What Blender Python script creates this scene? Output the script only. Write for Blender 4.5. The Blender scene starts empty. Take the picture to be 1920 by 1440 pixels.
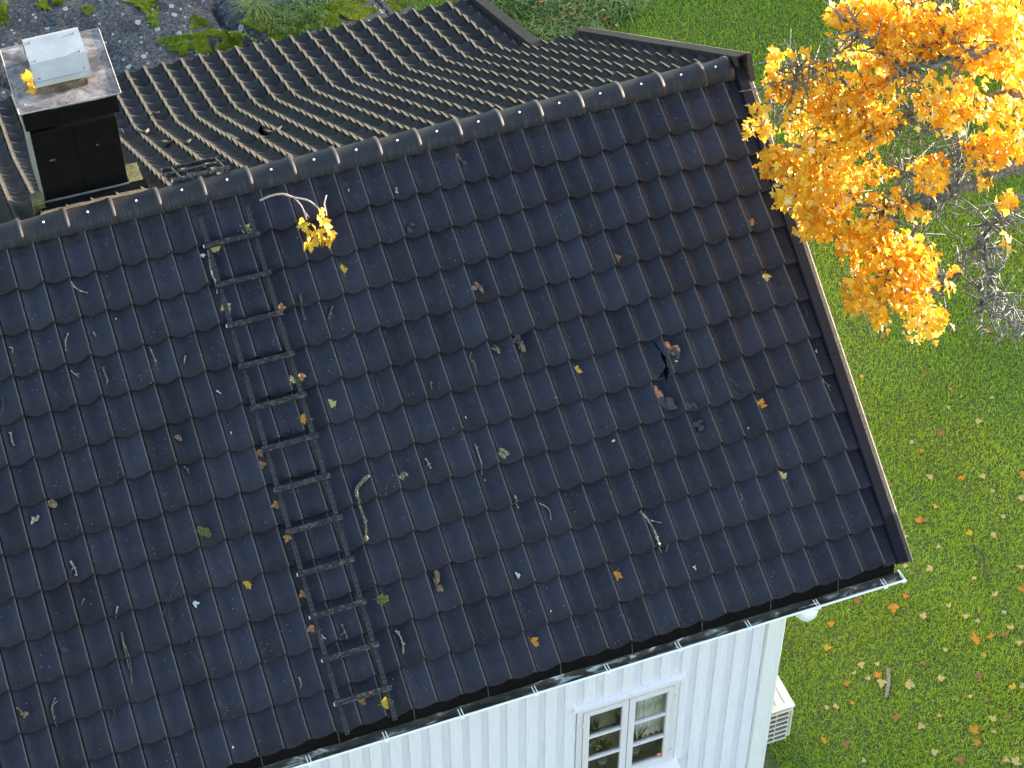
import bpy, bmesh, math, random
import numpy as np
from mathutils import Matrix, Vector

random.seed(7)
rng = np.random.default_rng(7)
SC = bpy.context.scene
COL = SC.collection

# ------------------------------------------------------------------ camera
FPX = 3675.245
CAM = np.array([-0.2372, -11.9258, 9.9802])
RC = np.array([[0.9380621653634814, -0.34643786249414965, -0.004492365082977345],
               [-0.24975002086312967, -0.6671565563780923, -0.7018027189749111],
               [0.24013392303550202, 0.6594565464927818, -0.7123571872981855]])
cd = bpy.data.cameras.new('camera')
cam = bpy.data.objects.new('camera', cd)
COL.objects.link(cam)
cd.sensor_width = 36.0
cd.lens = 36.0 * FPX / 1920.0
cd.clip_end = 500.0
cd.clip_start = 0.1
mw = Matrix.Identity(4)
for r in range(3):
    mw[r][0] = RC[0][r]
    mw[r][1] = -RC[1][r]
    mw[r][2] = -RC[2][r]
    mw[r][3] = CAM[r]
cam.matrix_world = mw
SC.camera = cam

# ------------------------------------------------------------------ sky and sun
SUN_EL, SUN_AZ = 6.0, 81.1          # azimuth measured from +Y towards +X
w = bpy.data.worlds.new("World")
SC.world = w
w.use_nodes = True
sky = w.node_tree.nodes.new('ShaderNodeTexSky')
sky.sky_type = 'NISHITA'
sky.sun_disc = False
sky.sun_elevation = math.radians(SUN_EL)
sky.sun_rotation = math.radians(SUN_AZ)
bg = w.node_tree.nodes['Background']
bg.inputs[1].default_value = 0.15
w.node_tree.links.new(sky.outputs[0], bg.inputs[0])
sl = bpy.data.lights.new('sun', 'SUN')
sl.energy = 4.0
sl.angle = math.radians(0.5)
sl.color = (1.0, 0.89, 0.74)
so = bpy.data.objects.new('sun', sl)
COL.objects.link(so)
e, a = math.radians(SUN_EL), math.radians(SUN_AZ)
SUNV = Vector((math.cos(e) * math.sin(a), math.cos(e) * math.cos(a), math.sin(e)))
so.rotation_euler = SUNV.to_track_quat('Z', 'Y').to_euler()
so.location = (30, 10, 12)
SC.view_settings.view_transform = 'Standard'
SC.view_settings.look = 'None'
SC.view_settings.gamma = 1.0
SC.view_settings.use_curve_mapping = False
SC.view_settings.exposure = 3.02
SC.cycles.max_bounces = 6
SC.cycles.transparent_max_bounces = 8

# ------------------------------------------------------------------ geometry constants
W = 0.20                     # width of one tile roll
G = 0.3238                   # gauge of a tile course
PF = math.radians(34.043)    # front pitch
PB = math.radians(30.3)      # rear pitch
PL = math.radians(18.0)      # lean-to pitch
AY, AZ = 0.12 * math.cos(PF), 0.12 * math.sin(PF)   # apex of the two slopes
YB, ZB = AY + 3.9 * math.cos(PB), AZ - 3.9 * math.sin(PB)   # break between rear slope and lean-to
WALL_Y = -2.95
WALL_X = 5.49
GZ = -6.2
XL = -4.6                    # left end of the building


def ray(px, py):
    return RC.T @ np.array([(px - 960.0) / FPX, (py - 720.0) / FPX, 1.0])


def on_plane(px, py, n, d0):
    d = ray(px, py)
    return CAM + (d0 - CAM @ n) / (d @ n) * d


NF = np.array([0, -math.sin(PF), math.cos(PF)])
SF = np.array([0, -math.cos(PF), -math.sin(PF)])
NB = np.array([0, math.sin(PB), math.cos(PB)])
SB = np.array([0, math.cos(PB), -math.sin(PB)])
NL = np.array([0, math.sin(PL), math.cos(PL)])
SLV = np.array([0, math.cos(PL), -math.sin(PL)])
EX = np.array([1.0, 0, 0])
APEX = np.array([0, AY, AZ])
BRK = np.array([0, YB, ZB])


def front_xs(px, py, off=0.0):
    P = on_plane(px, py, NF, off)
    P = P - NF * off
    return P[0], -P[1] / math.cos(PF)


def back_pt(px, py, off=0.0):
    return on_plane(px, py, NB, NB @ APEX + off)


def at_y(px, py, Y):
    return on_plane(px, py, np.array([0, 1.0, 0]), Y)


def at_z(px, py, Z):
    return on_plane(px, py, np.array([0, 0, 1.0]), Z)


def at_depth(px, py, D):
    return CAM + ray(px, py) * D


# ------------------------------------------------------------------ helpers
def setp(o, label=None, cat=None, group=None, kind=None):
    if label: o['label'] = label
    if cat: o['category'] = cat
    if group: o['group'] = group
    if kind: o['kind'] = kind
    return o


def empty(name, loc, label, cat, group=None):
    o = bpy.data.objects.new(name, None)
    COL.objects.link(o)
    o.location = loc
    o.empty_display_size = 0.1
    return setp(o, label, cat, group)


class MB:
    """collects shapes for one mesh object; coordinates in world space unless shifted"""
    def __init__(s):
        s.v, s.f, s.m = [], [], []
        s.attr = {}

    def add(s, vs, fs, mi=0):
        b = len(s.v)
        s.v += [tuple(map(float, p)) for p in vs]
        s.f += [tuple(i + b for i in f) for f in fs]
        s.m += [mi] * len(fs)

    def box(s, lo, hi, mi=0):
        x0, y0, z0 = lo; x1, y1, z1 = hi
        s.obox(np.array([(x0 + x1) / 2, (y0 + y1) / 2, (z0 + z1) / 2]), np.array([(x1 - x0) / 2, 0, 0]),
               np.array([0, (y1 - y0) / 2, 0]), np.array([0, 0, (z1 - z0) / 2]), mi)

    def obox(s, c, ax, ay, az, mi=0):
        c = np.array(c); vs = []
        for k in (-1, 1):
            for j in (-1, 1):
                for i in (-1, 1):
                    vs.append(c + ax * i + ay * j + az * k)
        fs = [(0, 2, 3, 1), (4, 5, 7, 6), (0, 1, 5, 4), (2, 6, 7, 3), (0, 4, 6, 2), (1, 3, 7, 5)]
        s.add(vs, fs, mi)

    def prism(s, poly, d, mi=0):
        """poly: list of 3D points of a planar outline, extruded along vector d"""
        n = len(poly); d = np.array(d)
        vs = [np.array(p) for p in poly] + [np.array(p) + d for p in poly]
        fs = [tuple(range(n))[::-1], tuple(range(n, 2 * n))]
        fs += [(i, (i + 1) % n, n + (i + 1) % n, n + i) for i in range(n)]
        s.add(vs, fs, mi)

    def tube(s, path, rad, sides=6, mi=0, cap=True):
        path = [np.array(p, float) for p in path]
        n = len(path)
        if np.isscalar(rad): rad = [rad] * n
        vs = []
        up = np.array([0.13, 0.21, 0.97])
        for i in range(n):
            t = path[min(i + 1, n - 1)] - path[max(i - 1, 0)]
            t /= (np.linalg.norm(t) + 1e-9)
            a_ = np.cross(t, up)
            if np.linalg.norm(a_) < 1e-3: a_ = np.cross(t, np.array([1.0, 0, 0]))
            a_ /= np.linalg.norm(a_)
            b_ = np.cross(t, a_)
            for k in range(sides):
                th = 2 * math.pi * k / sides
                vs.append(path[i] + rad[i] * (math.cos(th) * a_ + math.sin(th) * b_))
        fs = []
        for i in range(n - 1):
            for k in range(sides):
                k2 = (k + 1) % sides
                fs.append((i * sides + k, i * sides + k2, (i + 1) * sides + k2, (i + 1) * sides + k))
        if cap:
            fs.append(tuple(range(sides))[::-1])
            fs.append(tuple(range((n - 1) * sides, n * sides)))
        s.add(vs, fs, mi)

    def build(s, name, mats, parent=None, origin=None, smooth=False, bevel=0):
        me = bpy.data.meshes.new(name)
        org = np.array(origin) if origin is not None else np.zeros(3)
        par = np.array(parent.matrix_basis.translation) if parent is not None and not isinstance(parent, str) else None
        vs = np.array(s.v) - org
        me.from_pydata(vs.tolist(), [], s.f)
        if not isinstance(mats, (list, tuple)): mats = [mats]
        for m in mats: me.materials.append(m)
        if len(mats) > 1:
            me.polygons.foreach_set('material_index', s.m)
        for k, arr in s.attr.items():
            at = me.attributes.new(k, 'FLOAT', 'POINT')
            at.data.foreach_set('value', np.array(arr, dtype=np.float32))
        if smooth:
            me.polygons.foreach_set('use_smooth', [True] * len(me.polygons))
        bm = bmesh.new(); bm.from_mesh(me)
        if not smooth and len(bm.faces) < 4000:
            bmesh.ops.recalc_face_normals(bm, faces=bm.faces)
            bm.to_mesh(me)
        bm.free()
        me.update()
        o = bpy.data.objects.new(name, me)
        COL.objects.link(o)
        wl = org
        if parent is not None:
            o.parent = parent
            o.location = Vector(wl) - world_loc(parent)
        else:
            o.location = wl
        if bevel:
            mod = o.modifiers.new('bevel', 'BEVEL'); mod.width = bevel; mod.segments = 2; mod.limit_method = 'ANGLE'
        return o


def world_loc(o):
    v = Vector((0, 0, 0))
    while o is not None:
        v = v + o.location
        o = o.parent
    return v


def raw_mesh(name, V, F3, mats, parent=None, attrs=None, smooth=False):
    """fast mesh from numpy: V (n,3), F3 (m,k) equal-size faces"""
    me = bpy.data.meshes.new(name)
    n, (m, k) = len(V), F3.shape
    me.vertices.add(n); me.vertices.foreach_set('co', V.astype(np.float32).ravel())
    me.loops.add(m * k); me.loops.foreach_set('vertex_index', F3.astype(np.int32).ravel())
    me.polygons.add(m); me.polygons.foreach_set('loop_start', np.arange(0, m * k, k, dtype=np.int32))
    if smooth: me.polygons.foreach_set('use_smooth', np.ones(m, dtype=bool))
    for a_, arr in (attrs or {}).items():
        at = me.attributes.new(a_, 'FLOAT', 'POINT'); at.data.foreach_set('value', arr.astype(np.float32))
    if not isinstance(mats, (list, tuple)): mats = [mats]
    for mm in mats: me.materials.append(mm)
    me.update(calc_edges=True)
    me.validate()
    o = bpy.data.objects.new(name, me); COL.objects.link(o)
    if parent is not None:
        o.parent = parent; o.location = -world_loc(parent)
    return o


# value noise in numpy
_perm = rng.random((256, 256))


def vnoise(x, y, seed=0):
    x = np.asarray(x, float) + seed * 17.31; y = np.asarray(y, float) + seed * 9.77
    xi = np.floor(x).astype(int); yi = np.floor(y).astype(int)
    fx = x - xi; fy = y - yi
    fx = fx * fx * (3 - 2 * fx); fy = fy * fy * (3 - 2 * fy)
    g = lambda i, j: _perm[i & 255, j & 255]
    return (g(xi, yi) * (1 - fx) + g(xi + 1, yi) * fx) * (1 - fy) + (g(xi, yi + 1) * (1 - fx) + g(xi + 1, yi + 1) * fx) * fy


def fbm(x, y, o=4, seed=0):
    t = 0; am = 0.5
    for k in range(o):
        t = t + am * (vnoise(x * 2 ** k, y * 2 ** k, seed + k) - 0.5) * 2; am *= 0.5
    return t


# ------------------------------------------------------------------ materials
class N:
    def __init__(s, name):
        s.mat = bpy.data.materials.new(name); s.mat.use_nodes = True
        s.t = s.mat.node_tree; s.b = s.t.nodes['Principled BSDF']
        s.co = None

    def n(s, kind, **kw):
        nd = s.t.nodes.new(kind)
        for k, v in kw.items(): setattr(nd, k, v)
        return nd

    def l(s, a, b): s.t.links.new(a, b)

    def coord(s, scale=(1, 1, 1), rot=(0, 0, 0)):
        if s.co is None: s.co = s.n('ShaderNodeTexCoord')
        m = s.n('ShaderNodeMapping'); m.inputs['Scale'].default_value = scale; m.inputs['Rotation'].default_value = rot
        s.l(s.co.outputs['Object'], m.inputs[0]); return m.outputs[0]

    def noise(s, scale, detail=4, rough=0.6, vec=None, dist=0.0):
        nd = s.n('ShaderNodeTexNoise'); nd.inputs['Scale'].default_value = scale
        nd.inputs['Detail'].default_value = detail; nd.inputs['Roughness'].default_value = rough
        nd.inputs['Distortion'].default_value = dist
        s.l(vec if vec is not None else s.coord(), nd.inputs['Vector']); return nd.outputs['Fac']

    def voro(s, scale, vec=None, feature='F1', rand=1.0):
        nd = s.n('ShaderNodeTexVoronoi'); nd.feature = feature; nd.inputs['Scale'].default_value = scale
        nd.inputs['Randomness'].default_value = rand
        s.l(vec if vec is not None else s.coord(), nd.inputs['Vector']); return nd

    def ramp(s, fac, stops, interp='LINEAR'):
        r = s.n('ShaderNodeValToRGB'); r.color_ramp.interpolation = interp
        els = r.color_ramp.elements
        while len(els) < len(stops): els.new(0.5)
        for el, (p, c) in zip(els, stops):
            el.position = p
            el.color = (c, c, c, 1) if np.isscalar(c) else (*c, 1)
        s.l(fac, r.inputs[0]); return r.outputs[0]

    def mix(s, fac, a, b, mode='MIX'):
        m = s.n('ShaderNodeMix'); m.data_type = 'RGBA'; m.blend_type = mode
        for sock, v in ((0, fac), (6, a), (7, b)):
            if hasattr(v, 'is_linked'): s.l(v, m.inputs[sock])
            elif sock == 0: m.inputs[0].default_value = v
            else: m.inputs[sock].default_value = (*v, 1) if len(v) == 3 else v
        return m.outputs[2]

    def math(s, op, a, b=0.0, clamp=False):
        m = s.n('ShaderNodeMath'); m.operation = op; m.use_clamp = clamp
        for i, v in enumerate((a, b)):
            if hasattr(v, 'is_linked'): s.l(v, m.inputs[i])
            else: m.inputs[i].default_value = v
        return m.outputs[0]

    def attr(s, name):
        nd = s.n('ShaderNodeAttribute'); nd.attribute_name = name; return nd.outputs['Fac']

    def out(s, col, rough=0.6, bump=None, bstr=0.3, bdist=0.01, spec=0.5, metal=0.0):
        if hasattr(col, 'is_linked'): s.l(col, s.b.inputs['Base Color'])
        else: s.b.inputs['Base Color'].default_value = (*col, 1)
        if hasattr(rough, 'is_linked'): s.l(rough, s.b.inputs['Roughness'])
        else: s.b.inputs['Roughness'].default_value = rough
        s.b.inputs['Specular IOR Level'].default_value = spec
        s.b.inputs['Metallic'].default_value = metal
        if bump is not None:
            bp = s.n('ShaderNodeBump'); bp.inputs['Strength'].default_value = bstr; bp.inputs['Distance'].default_value = bdist
            s.l(bump, bp.inputs['Height']); s.l(bp.outputs[0], s.b.inputs['Normal'])
        return s.mat


def simple(name, c, var=0.25, scale=30, rough=0.6, bstr=0.2, spec=0.4, metal=0.0):
    m = N(name)
    f = m.noise(scale, 5)
    lo = tuple(x * (1 - var) for x in c); hi = tuple(min(1, x * (1 + var)) for x in c)
    col = m.ramp(f, [(0.3, lo), (0.7, hi)])
    return m.out(col, rough, f, bstr, 0.004, spec, metal)


def tile_material(name, base, lip, crest, rear):
    m = N(name)
    tone = m.attr('tone')
    fine = m.noise(150, 4, 0.8)
    mid = m.noise(9, 5, 0.65)
    c = m.mix(m.ramp(fine, [(0.3, 0.0), (0.75, 1.0)]), tuple(b * 0.55 for b in base), tuple(b * 1.5 for b in base))
    c = m.mix(m.ramp(mid, [(0.3, 0.0), (0.7, 1.0)]), c, tuple(b * (1.0 if rear else 1.12) for b in base), 'MIX')
    # tone per tile
    tr = m.ramp(tone, [(0.0, 0.70), (1.0, 1.32)])
    c = m.mix(1.0, c, tr, 'MULTIPLY')
    # fine oblique scratches
    flat = m.coord((1, 1, 1), (-0.594, 0, 0))
    for rot, off in ((-0.55, 0.60), (-0.85, 0.62), (0.5, 0.63)):
        r1 = m.n('ShaderNodeMapping'); r1.inputs['Rotation'].default_value = (0, 0, rot); m.l(flat, r1.inputs[0])
        r2 = m.n('ShaderNodeMapping'); r2.inputs['Scale'].default_value = (140, 9, 9); m.l(r1.outputs[0], r2.inputs[0])
        v = r2.outputs[0]
        sc_ = m.noise(1.0, 2, 0.5, v)
        msk = m.noise(4.5, 3)
        f = m.math('MULTIPLY', m.ramp(sc_, [(off, 0.0), (off + 0.1, 1.0)]), m.ramp(msk, [(0.40, 0.05), (0.60, 0.75)]))
        c = m.mix(f, c, tuple(b * 2.0 for b in base))
    # worn, gritty lip along the roll
    ed = m.attr('edge')
    g = m.noise(150, 4, 0.8)
    f = m.math('MULTIPLY', ed, m.ramp(g, [(0.34, 0.15), (0.62, 1.0)]), True)
    c = m.mix(f, c, lip)
    cr = m.attr('crest')
    if rear:
        g2 = m.noise(60, 5, 0.75)
        big = m.noise(2.2, 3)
        f = m.math('MULTIPLY', cr, m.ramp(g2, [(0.25, 0.35), (0.6, 1.0)]), True)
        c2 = m.mix(m.ramp(big, [(0.35, 0.0), (0.65, 1.0)]), crest, tuple(x * y for x, y in zip(crest, (0.92, 1.0, 0.78))))
        pk = m.ramp(m.noise(11, 2), [(0.66, 0.0), (0.72, 1.0)])
        c2 = m.mix(m.math('MULTIPLY', pk, 0.55), c2, (0.30, 0.15, 0.11))
        c = m.mix(f, c, c2)
    else:
        # damp dark stains and small pale droppings
        st = m.ramp(m.noise(3.1, 6, 0.7, None, 0.8), [(0.56, 0.0), (0.72, 0.4)])
        c = m.mix(st, c, tuple(b * 0.6 for b in base))
    c = m.mix(m.math('MULTIPLY', m.attr('nose'), 0.95), c, (0.004, 0.004, 0.005))  # tile noses painted near-black to draw the shadow line under each course
    vo = m.voro(26)
    sp = m.math('MULTIPLY', m.ramp(vo.outputs['Distance'], [(0.07, 1.0), (0.12, 0.0)]),
                m.ramp(m.noise(3.7, 2), [(0.54, 0.0), (0.6, 0.85)]))
    c = m.mix(sp, c, (0.22, 0.225, 0.23))
    bmp = m.math('ADD', m.math('MULTIPLY', fine, 0.5), m.noise(60, 4))
    rg = m.ramp(m.noise(14, 4), [(0.3, 0.85), (0.7, 0.95)] if rear else [(0.3, 0.72), (0.7, 0.84)])
    return m.out(c, rg, bmp, 0.5, 0.004, 0.08 if rear else 0.24)


M = {}
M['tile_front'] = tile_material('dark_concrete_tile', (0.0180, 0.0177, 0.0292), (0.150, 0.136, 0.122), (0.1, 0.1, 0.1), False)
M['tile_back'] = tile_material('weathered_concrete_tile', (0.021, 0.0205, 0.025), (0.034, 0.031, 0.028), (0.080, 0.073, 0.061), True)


def ridge_material():
    m = N('ridge_tile_black')
    v = m.coord((60, 6, 6))
    streak = m.noise(1.0, 4, 0.6, v)
    fine = m.noise(300, 3, 0.7)
    c = m.mix(m.ramp(fine, [(0.3, 0.0), (0.7, 1.0)]), (0.0095, 0.0095, 0.014), (0.021, 0.021, 0.029))
    hi = m.attr('crest')
    f = m.math('MULTIPLY', m.ramp(streak, [(0.52, 0.0), (0.62, 1.0)]), m.math('SUBTRACT', 1.0, hi), True)
    c = m.mix(m.math('MULTIPLY', f, 0.6), c, (0.045, 0.046, 0.055))
    f2 = m.math('MULTIPLY', hi, m.ramp(m.noise(40, 6, 0.75), [(0.45, 0.0), (0.62, 1.0)]), True)
    c = m.mix(f2, c, (0.024, 0.018, 0.017))
    f3 = m.math('MULTIPLY', hi, m.ramp(m.noise(170, 3, 0.7), [(0.62, 0.0), (0.70, 0.8)]), True)
    c = m.mix(f3, c, (0.2, 0.17, 0.14))
    return m.out(c, 0.6, fine, 0.3, 0.003, 0.25)


M['ridge'] = ridge_material()
M['bare'] = simple('bare_concrete', (0.66, 0.60, 0.52), 0.25, 120, 0.85)
M['screw_white'] = simple('white_plastic_cap', (0.75, 0.74, 0.72), 0.06, 40, 0.5)
M['roll'] = simple('black_ridge_roll', (0.018, 0.018, 0.024), 0.5, 60, 0.8, 0.5, 0.2)
M['dark'] = simple('dark_underlay', (0.006, 0.006, 0.007), 0.2, 20, 0.9)
M['flash'] = simple('coated_steel_flashing', (0.0085, 0.0085, 0.0150), 0.14, 6, 0.7, 0.05, 0.06)
M['flash_black'] = simple('black_steel_sheet', (0.0038, 0.0036, 0.0042), 0.3, 8, 0.6, 0.05, 0.10)
M['seam'] = simple('sheet_edge_grey', (0.06, 0.058, 0.055), 0.3, 40, 0.6)
M['flash_back'] = simple('weathered_rear_flashing', (0.022, 0.021, 0.022), 0.3, 12, 0.8, 0.2, 0.15)


def weathered_board():
    m = N('weathered_barge_board')
    v = m.coord((8, 2, 8))
    f = m.noise(9, 6, 0.75, v)
    c = m.ramp(f, [(0.25, (0.012, 0.009, 0.007)), (0.48, (0.030, 0.022, 0.016)), (0.62, (0.062, 0.052, 0.041)), (0.78, (0.20, 0.18, 0.16))])
    return m.out(c, 0.9, f, 0.6, 0.006)


M['board_old'] = weathered_board()


def white_paint(name, c, streak=0.15, dirt=0.5):
    m = N(name)
    v = m.coord((7, 7, 0.6))
    f = m.noise(6, 6, 0.65, v)
    g = m.noise(2.3, 5)
    col = m.ramp(f, [(0.25, tuple(x * (1 - streak) for x in c)), (0.7, c)])
    sp = m.math('MULTIPLY', m.ramp(m.noise(70, 3, 0.7), [(0.70, 0.0), (0.78, 1.0)]), m.ramp(g, [(0.45, 0.0), (0.7, dirt)]))
    col = m.mix(sp, col, (0.35, 0.34, 0.30))
    return m.out(col, 0.55, f, 0.15, 0.003, 0.35)


M['wall'] = white_paint('white_board_paint', (0.79, 0.755, 0.86))
M['trim'] = white_paint('white_trim_paint', (0.80, 0.765, 0.80))
M['frame'] = white_paint('window_frame_paint', (0.72, 0.665, 0.73))
M['gutter'] = white_paint('white_gutter_enamel', (0.80, 0.81, 0.82), 0.05, 0.5)


def sludge():
    m = N('gutter_dirt')
    v = m.coord((1.0, 3.0, 3.0))
    f = m.noise(4.2, 6, 0.62, v, 0.5)
    c = m.ramp(f, [(0.36, (0.012, 0.011, 0.010)), (0.50, (0.045, 0.038, 0.031)), (0.56, (0.09, 0.077, 0.064)), (0.63, (0.42, 0.48, 0.46)), (0.7, (0.62, 0.6, 0.58))])
    o = m.ramp(m.noise(7, 3), [(0.68, 0.0), (0.72, 1.0)])
    c = m.mix(m.math('MULTIPLY', o, 0.6), c, (0.22, 0.14, 0.045))
    return m.out(c, 0.85, f, 0.6, 0.01)


M['sludge'] = sludge()


def galvanised():
    m = N('galvanised_hood_sheet')
    f = m.noise(5, 5)
    g = m.noise(26, 4)
    c = m.ramp(f, [(0.3, (0.26, 0.265, 0.285)), (0.7, (0.36, 0.365, 0.385))])
    c = m.mix(m.ramp(g, [(0.55, 0.0), (0.8, 0.25)]), c, (0.30, 0.30, 0.30))
    return m.out(c, 0.5, g, 0.05, 0.003, 0.4, 0.1)


M['galv'] = galvanised()


def sooty_plate():
    m = N('sooty_chimney_plate')
    f = m.noise(4.2, 7, 0.72, None, 0.6)
    g = m.noise(22, 6, 0.75)
    c = m.ramp(f, [(0.30, (0.030, 0.028, 0.036)), (0.43, (0.085, 0.072, 0.080)), (0.50, (0.20, 0.165, 0.155)), (0.60, (0.36, 0.32, 0.31)), (0.74, (0.46, 0.41, 0.33))])
    c = m.mix(m.ramp(g, [(0.45, 0.0), (0.7, 0.7)]), c, (0.20, 0.17, 0.165))
    # soot trails out of the two open ends and in front of the hood
    return m.out(c, 0.62, g, 0.25, 0.004, 0.4, 0.2)


M['plate'] = sooty_plate()
M['chim_black'] = simple('black_chimney_cladding', (0.0030, 0.0029, 0.0036), 0.5, 9, 0.55, 0.12, 0.12)
M['chim_side'] = simple('greyed_sheet_edge', (0.16, 0.155, 0.14), 0.3, 20, 0.7, 0.2)


def mossy_wood(name, a_, b_, c_):
    m = N(name)
    f = m.noise(10, 6, 0.7)
    c = m.ramp(f, [(0.32, a_), (0.52, b_), (0.68, c_)])
    return m.out(c, 0.92, m.noise(60, 4), 0.6, 0.008)


M['mossy'] = mossy_wood('mossy_timber', (0.05, 0.042, 0.022), (0.12, 0.115, 0.03), (0.20, 0.17, 0.085))
M['apron'] = mossy_wood('rusty_mossy_apron', (0.030, 0.017, 0.011), (0.058, 0.036, 0.020), (0.16, 0.13, 0.07))


def ladder_metal():
    m = N('black_ladder_steel')
    f = m.noise(120, 4, 0.7)
    g = m.noise(30, 5, 0.7)
    c = m.ramp(f, [(0.3, (0.0075, 0.0072, 0.0105)), (0.7, (0.017, 0.0165, 0.023))])
    v = m.attr('edge')
    l_ = m.math('MULTIPLY', v, m.ramp(g, [(0.50, 0.0), (0.60, 0.9)]))
    c = m.mix(l_, c, (0.115, 0.10, 0.085))
    l2 = m.math('MULTIPLY', v, m.ramp(m.noise(55, 3), [(0.66, 0.0), (0.69, 1.0)]))
    c = m.mix(l2, c, (0.34, 0.30, 0.27))
    return m.out(c, 0.6, g, 0.3, 0.003, 0.4)


M['ladder'] = ladder_metal()
M['rust_red'] = simple('red_lichen_spot', (0.30, 0.06, 0.05), 0.3, 60, 0.8)
M['cut_end'] = simple('bare_bar_end', (0.50, 0.44, 0.38), 0.3, 60, 0.6)


def bark(name, cols, sc_=60):
    m = N(name)
    f = m.noise(sc_, 5, 0.7)
    c = m.ramp(f, [(0.3, cols[0]), (0.5, cols[1]), (0.68, cols[2])])
    return m.out(c, 0.9, f, 0.6, 0.004)


M['twig_pale'] = bark('pale_twig_bark', ((0.09, 0.075, 0.06), (0.19, 0.165, 0.13), (0.33, 0.31, 0.26)))
M['twig_dark'] = bark('dark_twig_bark', ((0.016, 0.013, 0.011), (0.045, 0.036, 0.028), (0.11, 0.095, 0.075)))
M['twig_moss'] = bark('mossy_twig_bark', ((0.030, 0.027, 0.017), (0.085, 0.078, 0.050), (0.25, 0.24, 0.20)))
M['bark_red'] = bark('reddish_bark', ((0.10, 0.034, 0.020), (0.24, 0.095, 0.055), (0.34, 0.19, 0.13)), 40)
M['bark_brown'] = bark('brown_bark', ((0.035, 0.022, 0.015), (0.10, 0.066, 0.042), (0.20, 0.15, 0.11)), 40)
M['slate'] = simple('tile_fragment_black', (0.020, 0.021, 0.025), 0.5, 60, 0.7)
M['moss_bit'] = simple('moss_tuft_green', (0.06, 0.066, 0.016), 0.8, 90, 0.95)
M['white_bit'] = simple('white_lichen_crumb', (0.33, 0.34, 0.34), 0.2, 60, 0.9)
M['tree_bark'] = bark('lichened_branch_bark', ((0.045, 0.040, 0.035), (0.13, 0.128, 0.12), (0.30, 0.31, 0.30)), 26)


def leaf_material(name, cols, trans=0.35):
    m = N(name)
    oi = m.n('ShaderNodeObjectInfo')
    f = m.noise(22, 4, 0.6)
    c = m.ramp(f, [(0.25, cols[0]), (0.5, cols[1]), (0.75, cols[2])])
    m.out(c, 0.55, f, 0.2, 0.003, 0.3)
    tr = m.n('ShaderNodeBsdfTranslucent'); m.l(c, tr.inputs[0])
    mx = m.n('ShaderNodeMixShader'); mx.inputs[0].default_value = trans
    m.l(m.b.outputs[0], mx.inputs[1]); m.l(tr.outputs[0], mx.inputs[2])
    m.l(mx.outputs[0], m.t.nodes['Material Output'].inputs[0])
    return m.mat


LEAFC = {
    'yellow': leaf_material('yellow_leaf', ((0.46, 0.26, 0.02), (0.60, 0.37, 0.03), (0.66, 0.47, 0.09))),
    'orange': leaf_material('orange_leaf', ((0.40, 0.14, 0.015), (0.58, 0.24, 0.02), (0.64, 0.34, 0.04))),
    'pale': leaf_material('pale_leaf', ((0.38, 0.27, 0.09), (0.54, 0.42, 0.16), (0.62, 0.52, 0.26))),
    'brown': leaf_material('brown_leaf', ((0.17, 0.075, 0.028), (0.31, 0.145, 0.055), (0.42, 0.25, 0.12))),
    'green': leaf_material('green_yellow_leaf', ((0.10, 0.12, 0.015), (0.24, 0.25, 0.03), (0.40, 0.36, 0.05))),
}


def crown_leaf_material():
    m = N('autumn_crown_leaf')
    t = m.attr('tone')
    c = m.ramp(t, [(0.0, (0.66, 0.25, 0.016)), (0.3, (0.80, 0.40, 0.024)), (0.6, (0.87, 0.53, 0.036)), (0.85, (0.89, 0.65, 0.08)), (1.0, (0.88, 0.78, 0.36))])
    m.out(c, 0.42, m.noise(60, 3), 0.15, 0.003, 0.5)
    tr = m.n('ShaderNodeBsdfTranslucent'); m.l(c, tr.inputs[0])
    mx = m.n('ShaderNodeMixShader'); mx.inputs[0].default_value = 0.62
    m.l(m.b.outputs[0], mx.inputs[1]); m.l(tr.outputs[0], mx.inputs[2])
    m.l(mx.outputs[0], m.t.nodes['Material Output'].inputs[0])
    return m.mat


M['crown'] = crown_leaf_material()


def grass_material(name, stops, trans=0.3):
    m = N(name)
    t = m.attr('tone')
    c = m.ramp(t, stops)
    big = m.noise(0.55, 4, 0.6)
    c = m.mix(m.ramp(big, [(0.38, 0.0), (0.62, 0.55)]), c, m.mix(1.0, c, (1.30, 1.02, 0.62), 'MULTIPLY'))
    m.out(c, 0.6, None, spec=0.25)
    tr = m.n('ShaderNodeBsdfTranslucent'); m.l(c, tr.inputs[0])
    mx = m.n('ShaderNodeMixShader'); mx.inputs[0].default_value = trans
    m.l(m.b.outputs[0], mx.inputs[1]); m.l(tr.outputs[0], mx.inputs[2])
    m.l(mx.outputs[0], m.t.nodes['Material Output'].inputs[0])
    return m.mat


M['grass'] = grass_material('lawn_grass', [(0.0, (0.090, 0.165, 0.010)), (0.35, (0.225, 0.40, 0.018)), (0.7, (0.36, 0.53, 0.030)), (0.93, (0.48, 0.59, 0.06)), (1.0, (0.46, 0.42, 0.15))])
M['wild'] = grass_material('tall_grass', [(0.0, (0.035, 0.065, 0.018)), (0.3, (0.10, 0.20, 0.035)), (0.6, (0.20, 0.33, 0.09)), (0.8, (0.32, 0.38, 0.16)), (0.93, (0.44, 0.38, 0.18)), (1.0, (0.26, 0.15, 0.06))])
M['moss'] = grass_material('rock_moss', [(0.0, (0.07, 0.085, 0.012)), (0.4, (0.18, 0.24, 0.018)), (0.75, (0.30, 0.39, 0.025)), (1.0, (0.42, 0.46, 0.07))])


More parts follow.
